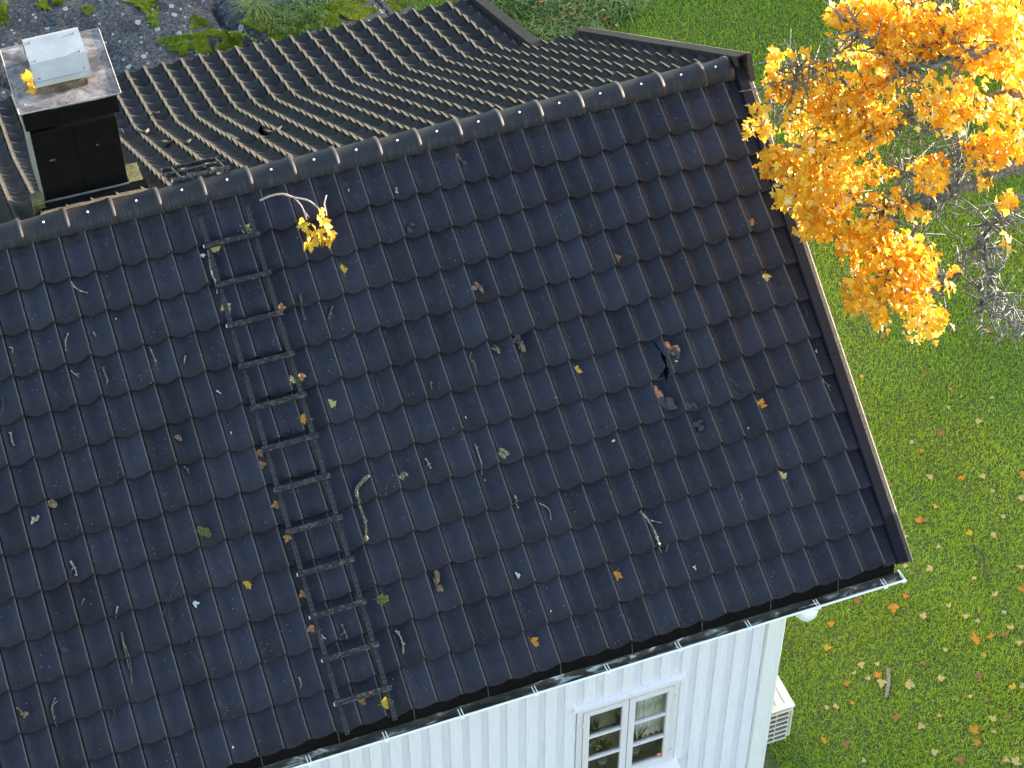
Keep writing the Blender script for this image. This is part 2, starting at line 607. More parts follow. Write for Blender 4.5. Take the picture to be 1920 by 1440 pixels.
def soil():
    m = N('lawn_soil')
    f = m.noise(30, 6, 0.7)
    c = m.ramp(f, [(0.3, (0.035, 0.045, 0.012)), (0.55, (0.08, 0.11, 0.024)), (0.75, (0.12, 0.14, 0.045))])
    return m.out(c, 0.95, f, 0.8, 0.02)


M['soil'] = soil()


def rock():
    m = N('lichened_granite')
    a_ = m.noise(2.0, 7, 0.72)
    b_ = m.noise(26, 8, 0.85, None, 1.2)
    c = m.ramp(b_, [(0.40, (0.008, 0.008, 0.010)), (0.47, (0.036, 0.034, 0.039)), (0.53, (0.080, 0.076, 0.083)), (0.60, (0.22, 0.21, 0.21))])
    c = m.mix(m.ramp(a_, [(0.45, 0.0), (0.65, 0.45)]), c, (0.030, 0.029, 0.034))
    cr = m.noise(1.3, 8, 0.8, None, 1.5)
    c = m.mix(m.ramp(m.noise(1.7, 5, 0.6), [(0.62, 0.0), (0.75, 0.5)]), c, (0.15, 0.115, 0.085))
    # round white lichen rosettes
    for s_, th in ((4.2, 0.30), (7.5, 0.27)):
        vo = m.voro(s_); vo.voronoi_dimensions = '2D'
        ring = m.ramp(vo.outputs['Distance'], [(0.03, 0.35), (0.055, 1.0), (th * 0.38, 1.0), (th * 0.45, 0.0)])
        sel = m.ramp(m.n('ShaderNodeSeparateColor').outputs[0], [(0, 0), (1, 1)]) if False else None
        sep = m.n('ShaderNodeSeparateColor'); m.l(vo.outputs['Color'], sep.inputs[0])
        pick = m.ramp(sep.outputs[0], [(0.55, 0.0), (0.58, 1.0)])
        gr = m.ramp(m.noise(90, 3), [(0.35, 0.45), (0.6, 1.0)])
        c = m.mix(m.math('MULTIPLY', m.math('MULTIPLY', ring, pick), gr), c, (0.50, 0.51, 0.48))
    return m.out(c, 0.92, b_, 0.9, 0.02)


M['rock'] = rock()


def glass():
    m = N('window_glass')
    gl = m.n('ShaderNodeBsdfGlossy'); gl.inputs['Roughness'].default_value = 0.02
    gl.inputs['Color'].default_value = (0.9, 0.93, 0.95, 1)
    tr = m.n('ShaderNodeBsdfTransparent'); tr.inputs[0].default_value = (0.93, 0.94, 0.93, 1)
    fr = m.n('ShaderNodeFresnel'); fr.inputs[0].default_value = 1.5
    f = m.math('MULTIPLY', fr.outputs[0], 1.6, True)
    mx = m.n('ShaderNodeMixShader'); m.l(f, mx.inputs[0]); m.l(tr.outputs[0], mx.inputs[1]); m.l(gl.outputs[0], mx.inputs[2])
    m.l(mx.outputs[0], m.t.nodes['Material Output'].inputs[0])
    return m.mat


M['glass'] = glass()
M['room'] = simple('room_wall_beige', (0.85, 0.74, 0.60), 0.2, 3, 0.8)
M['shelf'] = simple('pale_wood_shelf', (0.66, 0.54, 0.42), 0.3, 14, 0.6)
M['curtain'] = simple('white_curtain', (0.88, 0.87, 0.84), 0.08, 12, 0.85)
M['pot'] = simple('pale_pot', (0.62, 0.56, 0.50), 0.15, 20, 0.6)
M['sticker'] = simple('red_sticker', (0.55, 0.035, 0.03), 0.1, 20, 0.4)
M['sticker_w'] = simple('white_sticker_print', (0.75, 0.72, 0.70), 0.05, 20, 0.4)
M['pump'] = simple('cream_pump_casing', (0.66, 0.61, 0.52), 0.05, 5, 0.4, 0.05)
M['pump_dark'] = simple('pump_coil_dark', (0.075, 0.07, 0.065), 0.5, 40, 0.7)
M['house_plant'] = leaf_material('house_plant_leaf', ((0.05, 0.09, 0.015), (0.14, 0.20, 0.03), (0.32, 0.34, 0.07)))
M['flower'] = simple('pale_pink_flower', (0.55, 0.42, 0.38), 0.2, 50, 0.8)

# ------------------------------------------------------------------ tile slopes
PU = np.array([0.0, 0.030, 0.055, 0.12, 0.20, 0.28, 0.36, 0.46, 0.58, 0.70, 0.82, 0.92, 0.97, 1.0])
PH = np.array([0.022, 0.022, 0.040, 0.032, 0.018, 0.007, 0.001, 0.001, 0.008, 0.020, 0.036, 0.050, 0.055, 0.055])
PE = np.array([0, 0, 0, 0, 0, 0, 0, 0, 0, 0, 0, 0.0, 0.55, 1.0])
HMAX = 0.055
STEP = 0.054


def prof(u):
    return np.interp(u, PU, PH)


def tile_slope(name, org, sv, nv, x0, ncol, bounds, mat, parent, mirror=False, holes=(), jit=0.0015, fine=None, lipscale=1.0):
    """bounds: list of (s_top, s_bottom) per course. holes: list of (x,s) polygons cut away."""
    V, F, edge, crest, tone = [], [], [], [], []
    nose = {}
    K = len(PU)
    fine = fine or {}

    def inside(poly, x, s):
        c = False
        n = len(poly)
        for i in range(n):
            xa, sa = poly[i]; xb, sb = poly[(i + 1) % n]
            if (sa > s) != (sb > s) and x < (xb - xa) * (s - sa) / (sb - sa + 1e-12) + xa: c = not c
        return c

    for j, (st, sb) in enumerate(bounds):
        for i in range(ncol):
            xa = x0 + i * W
            isf = (i, j) in fine
            us = np.linspace(0, 1, 41) if isf else PU
            hs = prof(us); es = np.interp(us, PU, PE)
            vs_ = np.linspace(-0.08, 1, 41) if isf else np.array([-0.08, 0.0, 0.5, 1.0])
            dz = random.gauss(0, jit); tw = random.gauss(0, 0.010); ds = random.gauss(0, 0.0035)
            tn = min(1, max(0, random.gauss(0.5, 0.24)))
            base = len(V)
            nu, nv_ = len(us), len(vs_)
            for v in vs_:
                for u, h, ee in zip(us, hs, es):
                    x = xa + (1 - u if mirror else u) * W
                    lip_s = 0.018 * (1 - max(h, 0) / HMAX) * max(v, 0)
                    s = st + (sb - st) * v + lip_s + ds * max(v, 0) + tw * (u - .5) * max(v, 0)
                    off = STEP * max(v, 0.0) + h + dz * max(v, 0)
                    p = org + EX * x + sv * s + nv * off
                    V.append(p); edge.append(ee); crest.append(max(0.0, min(1.0, (h / HMAX - 0.80) / 0.16))); tone.append(tn)
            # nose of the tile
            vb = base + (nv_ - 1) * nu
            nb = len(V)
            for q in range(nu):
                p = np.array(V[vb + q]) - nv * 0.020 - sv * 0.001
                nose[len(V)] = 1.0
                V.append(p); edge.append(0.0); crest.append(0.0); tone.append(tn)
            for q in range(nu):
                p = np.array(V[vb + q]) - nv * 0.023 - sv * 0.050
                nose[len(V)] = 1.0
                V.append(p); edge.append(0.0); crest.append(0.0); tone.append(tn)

            def quad(a_, b_, c_, d_):
                f = (a_, b_, c_, d_)
                F.append(f[::-1] if mirror else f)

            for r in range(nv_ - 1):
                for q in range(nu - 1):
                    if holes and isf:
                        c = (np.array(V[base + r * nu + q]) + np.array(V[base + (r + 1) * nu + q + 1])) / 2 - org
                        if any(inside(h_, c[0], c @ sv) for h_ in holes): continue
                    a_ = base + r * nu + q
                    quad(a_, a_ + nu, a_ + nu + 1, a_ + 1)
            for q in range(nu - 1):
                if holes and isf:
                    c = np.array(V[vb + q]) - org
                    if any(inside(h_, c[0], c @ sv) for h_ in holes): continue
                quad(vb + q, nb + q, nb + q + 1, vb + q + 1)
                quad(nb + q, nb + nu + q, nb + nu + q + 1, nb + q + 1)
            # side of the raised lip
            sb0 = len(V)
            for r, v in enumerate(vs_):
                p = np.array(V[base + r * nu + nu - 1])
                V.append(p); edge.append(lipscale); crest.append(0.3); tone.append(tn)
                drop = 0.085 + (STEP * max(v, 0)) * 0.6
                V.append(p - nv * drop - EX * (-0.004 if mirror else 0.004) * 0)
                edge.append(0.0); crest.append(0.0); tone.append(tn)
            for r in range(nv_ - 1):
                if holes and isf:
                    c = np.array(V[sb0 + 2 * r]) - org
                    if any(inside(h_, c[0], c @ sv) for h_ in holes): continue
                a_ = sb0 + 2 * r
                quad(a_, a_ + 2, a_ + 3, a_ + 1)
    V = np.array(V)
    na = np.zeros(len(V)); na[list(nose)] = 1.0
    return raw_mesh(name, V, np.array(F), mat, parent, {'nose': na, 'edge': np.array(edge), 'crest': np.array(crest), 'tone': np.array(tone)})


def tile_h(x, s):
    """height of the front tiles above the slope plane at (x, s)"""
    u = (x / W) % 1.0
    k = (s - 0.32) / G
    v = k - math.floor(k)
    return float(prof(u)) + STEP * v


def front_pt(x, s, off=0.0):
    return EX * x + SF * s + NF * off


house = empty('white_house', (0, 0, 0), 'white timber house with black tiled gable roof and rear lean-to roof', 'house')

front_bounds = [(0.0, 0.32)] + [(0.32 + G * k, 0.32 + G * (k + 1)) for k in range(12)]
front_bounds[-1] = (front_bounds[-1][0], front_bounds[-1][1] + 0.005)
# broken tile: outlines picked on the slope
def xs_list(pts, off=0.03):
    return [front_xs(x, y, off) for x, y in pts]


hole_f = [xs_list([(1237, 664), (1241, 664), (1246, 672), (1248, 688), (1251, 697), (1250, 699), (1241, 703), (1236, 709), (1239, 703), (1246, 688), (1241, 676)]),
          xs_list([(1247, 686), (1252, 696), (1252, 708), (1250, 712), (1241, 707), (1232, 714), (1238, 700), (1247, 693)]),
          xs_list([(1222, 640.5), (1228, 642), (1231, 652), (1236, 658), (1237.5, 664), (1240, 664), (1237, 656), (1232, 650), (1229, 641), (1222, 639)])]
cells = set()
for poly in hole_f:
    for x, s in poly:
        ci = int((x - XL) // W)
        for k, (a_, b_) in enumerate(front_bounds):
            if a_ - 0.04 <= s <= b_ + 0.04: cells.add((ci, k))
NCF = int(round((6.0 - XL) / W))
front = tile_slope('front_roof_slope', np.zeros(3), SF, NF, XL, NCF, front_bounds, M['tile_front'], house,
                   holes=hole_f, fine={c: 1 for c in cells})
# narrow half tile against the verge
half = MB()
for (st, sb) in front_bounds:
    z0, z1 = st, sb
    xs_ = [6.0, 6.008, 6.016, 6.06, 6.125]; hs_ = [-0.010, -0.010, 0.002, 0.0, 0.004]
    b = len(half.v)
    vs = []
    for s, o_ in ((z0 - 0.02, 0.0), (z1 + 0.015, STEP)):
        vs += [front_pt(x, s, h + o_) for x, h in zip(xs_, hs_)]
    vs += [front_pt(x, z1 + 0.012, h - 0.003) for x, h in zip(xs_, hs_)]
    fs = [(q, q + 5, q + 6, q + 1) for q in range(4)] + [(5 + q, 10 + q, 11 + q, 6 + q) for q in range(4)]
    half.add(vs, fs)
nh = len(half.v)
half.attr = {'edge': [0.0] * nh, 'crest': [0.0] * nh, 'tone': [0.25] * nh}
half.build('verge_half_tiles', M['tile_front'], house)

GB = 3.9 / 13
ph = (back_pt(1116.7, 173.8, HMAX)[0]) % W
xb0 = XL + ph - W
NCB = int((6.14 - xb0) // W)
back_bounds = [(-0.02 + GB * k, GB * (k + 1)) for k in range(13)]
back_bounds = [(GB * k - (0.02 if k == 0 else 0), GB * (k + 1)) for k in range(13)]


def bxs(px, py, off=0.04):
    P = back_pt(px, py, off) - APEX
    return P[0], float(P @ SB)


hole_b = [[bxs(*p) for p in [(483, 243), (488, 240), (497, 242), (503, 247), (500, 256), (491, 255), (484, 251)]],
          [bxs(*p) for p in [(523, 247), (527, 240), (533, 245), (540, 248), (537, 254), (530, 250), (522, 251)]],
          [bxs(*p) for p in [(430, 253), (440, 258), (452, 263), (455, 269), (444, 266), (432, 259)]]]
cellb = set()
for poly in hole_b:
    for x, s in poly:
        for di in (-1, 0, 1):
            k = int(s // GB)
            for dk in (0, -1):
                cellb.add((int((x - xb0) // W) + di, max(0, k + dk)))
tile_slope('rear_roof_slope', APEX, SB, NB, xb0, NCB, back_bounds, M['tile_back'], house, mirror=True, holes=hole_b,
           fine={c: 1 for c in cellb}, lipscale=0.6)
GL = 1.98 / 7
low_bounds = [(GL * k - (0.10 if k == 0 else 0), GL * (k + 1)) for k in range(7)]
NCL = int((5.60 - xb0) // W)
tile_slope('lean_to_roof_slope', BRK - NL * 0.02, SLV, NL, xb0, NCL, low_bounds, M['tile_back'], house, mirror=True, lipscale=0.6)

def filler(name, fp, x0, x1, bounds, parent):
    m = MB()
    for st, sb in bounds:
        vs = []
        for s_, o_ in ((st - 0.02, 0.0), (sb + 0.02, STEP), (sb + 0.02, STEP - 0.014), (sb - 0.03, STEP - 0.018)):
            vs += [fp(x0, s_, o_ - 0.004), fp((x0 + x1) / 2, s_, o_), fp(x1, s_, o_ + 0.004)]
        m.add(vs, [(3 * r + q, 3 * r + q + 1, 3 * r + q + 4, 3 * r + q + 3) for r in range(3) for q in range(2)])
    n_ = len(m.v)
    m.attr = {'edge': [0.0] * n_, 'crest': [0.0] * n_, 'tone': [0.3] * n_}
    m.build(name, M['tile_back'], parent)


filler('rear_verge_half_tiles', lambda x, s_, o_: APEX + EX * x + SB * s_ + NB * o_, xb0 + NCB * W, 6.125, back_bounds, house)
filler('lean_to_verge_half_tiles', lambda x, s_, o_: BRK - NL * 0.02 + EX * x + SLV * s_ + NL * o_, xb0 + NCL * W, 5.60, low_bounds, house)

# dark deck below the tiles
dk = MB()
dk.add([front_pt(XL, -0.05, -0.07), front_pt(6.12, -0.05, -0.07), front_pt(6.12, 4.2, -0.045), front_pt(XL, 4.2, -0.045)], [(0, 1, 2, 3)])
bp = lambda x, s, o_: APEX + EX * x + SB * s + NB * o_
lp = lambda x, s, o_: BRK + EX * x + SLV * s + NL * o_
dk.add([bp(XL, -0.05, -0.07), bp(6.12, -0.05, -0.07), bp(6.12, 3.87, -0.07), bp(XL, 3.87, -0.07)], [(0, 1, 2, 3)])
dk.add([lp(XL, 0.0, -0.09), lp(5.6, 0, -0.09), lp(5.6, 1.93, -0.09), lp(XL, 1.93, -0.09)], [(0, 1, 2, 3)])
dk.build('roof_deck', M['dark'], house)

# torn tile shards standing around the rear holes, joined to the slope
for pts, w_ in (([(463, 246), (478, 252), (494, 259)], 0.022), ([(497, 243), (508, 248), (516, 246)], 0.016), ([(516, 246), (524, 240), (528, 237)], 0.012), ([(423, 250), (436, 256), (447, 262)], 0.02),
                ([(307, 264), (316, 268), (322, 265)], 0.02), ([(350, 268), (356, 262)], 0.014)):
    sh = MB()
    P = [back_pt(x, y, 0.075) for x, y in pts]
    for p, q in zip(P[:-1], P[1:]):
        c = (p + q) / 2; d = (q - p) / 2
        n_ = np.cross(d, NB); n_ = n_ / np.linalg.norm(n_) * w_
        sh.obox(c, d, n_, NB * 0.008 + n_ * 0.25)
    ns = len(sh.v)
    sh.attr = {'edge': [1.0] * ns, 'crest': [1.0] * ns, 'tone': [0.5] * ns}
    sh.build('broken_tile_shard', M['tile_back'], house)

# ------------------------------------------------------------------ ridge
joint_px = [(43, 430), (130, 409), (217, 390), (304, 372), (389, 352), (475, 331), (557, 312), (637, 292), (718, 274), (793, 259), (870, 241),
            (945, 220), (1020, 203), (1095, 184), (1170, 166), (1243, 145), (1318, 124)]
jx = sorted(float(on_plane(x + 2, y + 15, np.array([0, 0.2, 1.0]), AZ + 0.06)[0]) for x, y in joint_px)
pitch_ = (jx[-1] - jx[0]) / (len(jx) - 1)
jx = [jx[0] - pitch_ * k for k in range(12, 0, -1)] + jx
jx = [x for x in jx if x > XL - 0.2] + [6.10]


def cap_ring(r, x, dz, n=13, thick=0.0):
    pts = []
    for k in range(n):
        th = math.pi * k / (n - 1)
        yy = -(0.128 * r - thick) * math.cos(th)
        zz = (0.115 * r - thick) * math.sin(th) ** 0.85 if 0 < k < n - 1 else 0.0
        pts.append(np.array([x, AY + yy, AZ - 0.018 + zz + dz]))
    return pts


for xa, xb in zip(jx[:-1], jx[1:]):
    m = MB(); n = 13
    dzr = random.gauss(0, 0.002)
    rings = [cap_ring(0.90, xa - 0.03, dzr - 0.004), cap_ring(0.925, xa + 0.1, dzr), cap_ring(0.985, xb - 0.05, dzr + 0.004), cap_ring(1.04, xb - 0.035, dzr + 0.006), cap_ring(1.05, xb, dzr + 0.006), cap_ring(1.05, xb, dzr + 0.006, thick=0.016)]
    vs = [p for r in rings for p in r]
    fs = []
    mi = []
    for r in range(len(rings) - 1):
        for k in range(n - 1):
            fs.append((r * n + k, (r + 1) * n + k, (r + 1) * n + k + 1, r * n + k + 1))
            mi.append(1 if r == 4 else 0)
    m.add(vs, fs); m.m = mi
    m.attr = {'crest': [max(0.0, math.sin(math.pi * (i % n) / (n - 1)) ** 3 * (1.0 if (i % n) >= n // 2 else 0.75)) for i in range(len(vs))]}
    rt = m.build('ridge_tile', [M['ridge'], M['bare']], house, smooth=False)
    rt.data.polygons.foreach_set('use_smooth', [x == 0 for x in mi])
    if xb - xa > 0.2:
        sc_ = MB()
        xm = xa + (xb - xa) * random.uniform(0.42, 0.5)
        th = math.radians(72)
        c = np.array([xm, AY - 0.128 * 0.955 * math.cos(th), AZ - 0.018 + 0.115 * 0.955 * math.sin(th) ** 0.85 + 0.004])
        nn = np.array([0, -math.cos(th), math.sin(th)])
        sc_.tube([c - nn * 0.004, c + nn * 0.006, c + nn * 0.009], [0.0085, 0.0085, 0.006], 8)
        sc_.build('screw', M['screw_white'], rt)

# draped ridge roll under the caps
rr = MB()
nX = int((6.1 - XL) / 0.02)
vs = []
for i in range(nX + 1):
    x = XL + i * 0.02
    u = (x / W) % 1
    ext = 0.062 + 0.022 * vnoise(x * 9, 3.3) + 0.018 * (prof(u) / HMAX)
    for k in range(4):
        s = -0.04 + (ext + 0.04) * k / 3
        wob = 0.010 * (vnoise(x * 40, k * 3.1 + 7) - 0.3)
        o_ = prof(u) + STEP * max(0, s) / 0.32 + (0.005 if k < 3 else 0.001) + wob * (1 if k < 3 else 0.2)
        vs.append(front_pt(x, s, o_))
rr.add(vs, [(i * 4 + k, i * 4 + k + 1, (i + 1) * 4 + k + 1, (i + 1) * 4 + k) for i in range(nX) for k in range(3)])
rr.build('ridge_roll', M['roll'], house, smooth=True)

# ------------------------------------------------------------------ verges
vg = MB()
S0, S1 = -0.17, 4.235
# front verge: an upstand, a flat cover in two lengths, a drip
for sa, sb, dz in ((S0, 2.45, 0.003), (2.43, S1, 0.0)):
    for poly in ([(6.118, 0.012), (6.118, 0.078 + dz), (6.126, 0.082 + dz), (6.208, 0.078 + dz), (6.208, 0.07 + dz), (6.128, 0.072 + dz), (6.128, 0.012)],):
        vg.prism([front_pt(x, sa, z) for x, z in poly], SF * (sb - sa))
vg.build('verge_flashing', M['flash'], house)
bb = MB()
bb.prism([front_pt(x, S0 - 0.01, z) for x, z in ((6.209, -0.12), (6.209, 0.070), (6.246, 0.064), (6.246, -0.12))], SF * (S1 - S0 + 0.02))
bb.build('barge_board', M['board_old'], house)
bw = MB()
bw.prism([front_pt(x, S0 - 0.01, z) for x, z in ((6.248, -0.14), (6.248, 0.062), (6.257, 0.060), (6.257, -0.14))], SF * (S1 - S0 + 0.018))
bw.build('barge_face_board', simple('weathered_white_edge', (0.30, 0.27, 0.23), 0.4, 20, 0.8), house)
# rear verge
rv = MB()
for sa, sb, dz in ((-0.17, 1.35, 0.003), (1.33, 2.7, 0.0), (2.68, 3.95, 0.003)):
    rv.prism([bp(x, sa, z) for x, z in ((6.120, 0.03), (6.120, 0.115 + dz), (6.225, 0.125 + dz), (6.225, 0.115 + dz), (6.130, 0.105 + dz), (6.130, 0.03))], SB * (sb - sa))
rv.build('rear_verge_flashing', M['flash_back'], house)
rb = MB()
rb.prism([bp(x, -0.13, z) for x, z in ((6.227, -0.12), (6.227, 0.121), (6.272, 0.115), (6.272, -0.12))], SB * 4.05)
rb.build('rear_barge_board', M['board_old'], house)
# lean-to verge
lv = MB()
lv.prism([lp(x, -0.12, z) for x, z in ((5.60, -0.03), (5.60, 0.085), (5.715, 0.09), (5.715, -0.10), (5.70, -0.10), (5.70, 0.075), (5.612, 0.07), (5.612, -0.03))], SLV * 2.17)
lv.build('lean_to_verge_flashing', M['flash_back'], house)

# ------------------------------------------------------------------ eaves, gutter
EY = -4.19 * math.cos(PF)
EZ = -4.19 * math.sin(PF)
x = XL
k = 0
while x < 6.08:
    x2 = min(x + 0.6, 6.13)
    o_ = 0.0025 * (k % 2)
    ef = MB()
    ef.prism([(x, EY + 0.05, EZ + 0.02 + o_), (x, EY - 0.002 - o_, EZ - 0.004 + o_), (x, EY - 0.030 - o_, EZ - 0.16), (x, EY - 0.022 - o_, EZ - 0.16), (x, EY + 0.006, EZ - 0.012 + o_), (x, EY + 0.05, EZ + 0.012 + o_)], (x2 - x, 0, 0))
    sheet = ef.build('eaves_flashing', M['flash_black'], house)
    es = MB()
    xx = x + 0.02
    es.prism([(xx, EY - 0.0055, EZ - 0.006), (xx, EY - 0.0345, EZ - 0.158), (xx + 0.006, EY - 0.0345, EZ - 0.158), (xx + 0.006, EY - 0.0055, EZ - 0.006)], (0, 0.002, 0.0))
    es.build('sheet_seam', M['seam'], sheet)
    x = x2; k += 1
GY, GZG, GR = EY - 0.077, EZ - 0.138, 0.053
gutx0, gutx1 = XL, 6.175
gm = MB()
nn = 9
prof_o = [(GY + GR * math.cos(math.pi + 2.4 * i / (nn - 1)), GZG + GR * 1.05 * math.sin(math.pi + 2.4 * i / (nn - 1))) for i in range(nn)]
prof_i = [(GY + (GR - 0.004) * math.cos(math.pi + 2.4 * i / (nn - 1)), GZG + (GR - 0.004) * 1.05 * math.sin(math.pi + 2.4 * i / (nn - 1))) for i in range(nn)]
poly = prof_o + prof_i[::-1]
vs = [(gutx0, y, z) for y, z in poly] + [(gutx1, y, z) for y, z in poly]
n = len(poly)
gm.add(vs, [(i, (i + 1) % n, n + (i + 1) % n, n + i) for i in range(n)])
# rolled bead on the outer lip
gm.tube([(gutx0, GY - GR - 0.002, GZG + 0.003), (gutx1, GY - GR - 0.002, GZG + 0.003)], 0.009, 8)
# end cap
gm.prism([(gutx1, y, z) for y, z in [(GY + (GR + 0.012) * math.cos(math.pi + math.pi * i / (nn - 1)), GZG + (GR + 0.012) * 1.05 * math.sin(math.pi + math.pi * i / (nn - 1))) for i in range(nn)]], (0.012, 0, 0))
gut = gm.build('gutter', M['gutter'], house)
sg = MB()
nX = int((gutx1 - gutx0) / 0.03)
vs = []
for i in range(nX + 1):
    x = gutx0 + (gutx1 - gutx0 - 0.004) * i / nX
    for k in range(5):
        y = GY + (GR - 0.008) * (-1 + 2 * k / 4)
        zb = GZG - 0.022 + 0.014 * fbm(x * 7, k * 1.7 + 3, 3) + 0.020 * abs(k - 2) / 2
        vs.append((x, y, zb))
sg.add(vs, [(i * 5 + k, i * 5 + k + 1, (i + 1) * 5 + k + 1, (i + 1) * 5 + k) for i in range(nX) for k in range(4)])
sg.build('gutter_dirt', M['sludge'], gut, smooth=True)
x = 6.0
while x > XL:
    br = MB()
    for dx in (-0.012, 0.012):
        br.tube([(x + dx, GY + GR * 0.3, GZG + 0.008), (x + dx, GY - GR - 0.004, GZG + 0.016), (x + dx, GY - GR - 0.016, GZG - 0.004), (x + dx, GY - GR - 0.010, GZG - 0.02)], 0.0045, 5)
    br.box((x - 0.016, GY - GR - 0.019, GZG - 0.012), (x + 0.016, GY - GR - 0.011, GZG + 0.004))
    br.build('gutter_bracket', M['gutter'], gut)
    x -= 0.605
ol = MB()
ox = float(at_y(1511, 1160, GY)[0])
zc = GZG - GR
ol.tube([(ox, GY, zc + 0.03), (ox, GY - 0.002, zc - 0.01), (ox, GY - 0.004, zc - 0.05), (ox, GY + 0.004, zc - 0.09), (ox, GY + 0.05, zc - 0.14), (ox, GY + 0.16, zc - 0.22), (ox - 0.02, GY + 0.30, zc - 0.34), (ox - 0.03, GY + 0.46, zc - 0.46)],
        [0.085, 0.085, 0.078, 0.06, 0.05, 0.045, 0.045, 0.045], 14)
ol.build('gutter_outlet', M['gutter'], gut, smooth=True)

# ------------------------------------------------------------------ walls
ZT = EZ - 0.06
fw = MB()
fw.box((XL + 0.3, WALL_Y + 0.02, GZ - 0.3), (3.60, WALL_Y + 0.14, ZT))
fw.box((4.555, WALL_Y + 0.02, GZ - 0.3), (WALL_X - 0.02, WALL_Y + 0.14, ZT))
fw.box((3.60, WALL_Y + 0.02, GZ - 0.3), (4.555, WALL_Y + 0.14, -5.10))
fw.box((3.60, WALL_Y + 0.02, -3.88), (4.555, WALL_Y + 0.14, ZT))
win_x0, win_x1, win_z0, win_z1 = 3.60, 4.555, -5.10, -3.88
x = 5.345 - 0.008
bi = 0
while x > XL + 0.35:
    wd = 0.105 + random.uniform(-0.006, 0.006)
    gap = 0.068 + random.uniform(-0.006, 0.006)
    xa, xb = x - wd, x
    spans = [(GZ + 0.25, ZT)]
    if xb > win_x0 - 0.09 and xa < win_x1 + 0.09:
        if xa > win_x0 - 0.06 and xb < win_x1 + 0.06: spans = [(GZ + 0.25, win_z0 - 0.16), (win_z1 + 0.07, ZT)]
        else: spans = [(GZ + 0.25, ZT)]
    if not (xa < win_x0 < xb or xa < win_x1 < xb) or True:
        for z0, z1 in spans:
            if len(spans) == 1 and xb > win_x0 and xa < win_x1:
                # trim boards that meet the window casing
                if xa < win_x0: xb2, xa2 = win_x0 - 0.012, xa
                else: xa2, xb2 = win_x1 + 0.012, xb
                if xb2 - xa2 < 0.02: continue
                fw.box((xa2, WALL_Y - 0.004, z0), (xb2, WALL_Y + 0.019, z1))
                continue
            fw.box((xa, WALL_Y - 0.004 - random.uniform(0, 0.003), z0), (xb, WALL_Y + 0.019, z1))
    x -= wd + gap
    bi += 1
fw.build('front_wall', M['wall'], house, bevel=0.003)
cb = MB()
cb.box((WALL_X - 0.135, WALL_Y - 0.028, GZ + 0.2), (WALL_X - 0.006, WALL_Y + 0.019, ZT))
cb.box((WALL_X - 0.004, WALL_Y - 0.024, GZ + 0.2), (WALL_X + 0.030, WALL_Y + 0.12, ZT))
cb.box((WALL_X - 0.145, WALL_Y - 0.012, GZ + 0.2), (WALL_X - 0.1365, WALL_Y + 0.018, ZT))
cb.build('corner_board', M['trim'], house, bevel=0.004)
gw = MB()
gw.prism([(WALL_X - 0.12, WALL_Y + 0.141, GZ - 0.3), (WALL_X - 0.12, 3.45, GZ - 0.3), (WALL_X - 0.12, 3.45, -2.3), (WALL_X - 0.12, AY, AZ - 0.16), (WALL_X - 0.12, WALL_Y + 0.141, -2.28)], (0.12, 0, 0))
gw.build('gable_wall', M['wall'], house)
lw = MB()
lw.prism([(XL + 0.3, WALL_Y + 0.141, GZ - 0.3), (XL + 0.3, 3.45, GZ - 0.3), (XL + 0.3, 3.45, -2.3), (XL + 0.3, AY, AZ - 0.16), (XL + 0.3, WALL_Y + 0.141, -2.28)], (0.12, 0, 0))
lw.build('far_gable_wall', M['wall'], house)
sf = MB()
sf.prism([(XL, EY + 0.03, EZ - 0.10), (XL, WALL_Y + 0.1, EZ - 0.10), (XL, WALL_Y + 0.1, EZ - 0.06), (XL, EY + 0.03, EZ - 0.06)], (6.2 - XL, 0, 0))
sf.build('eaves_soffit', M['wall'], house)
lt = MB()
lt.box((XL + 0.3, 5.1, -4.8), (5.42, 5.2, -2.68))
lt.box((5.32, 3.46, -6.2), (5.42, 5.1, -2.68))
lt.build('lean_to_wall', M['wall'], house)

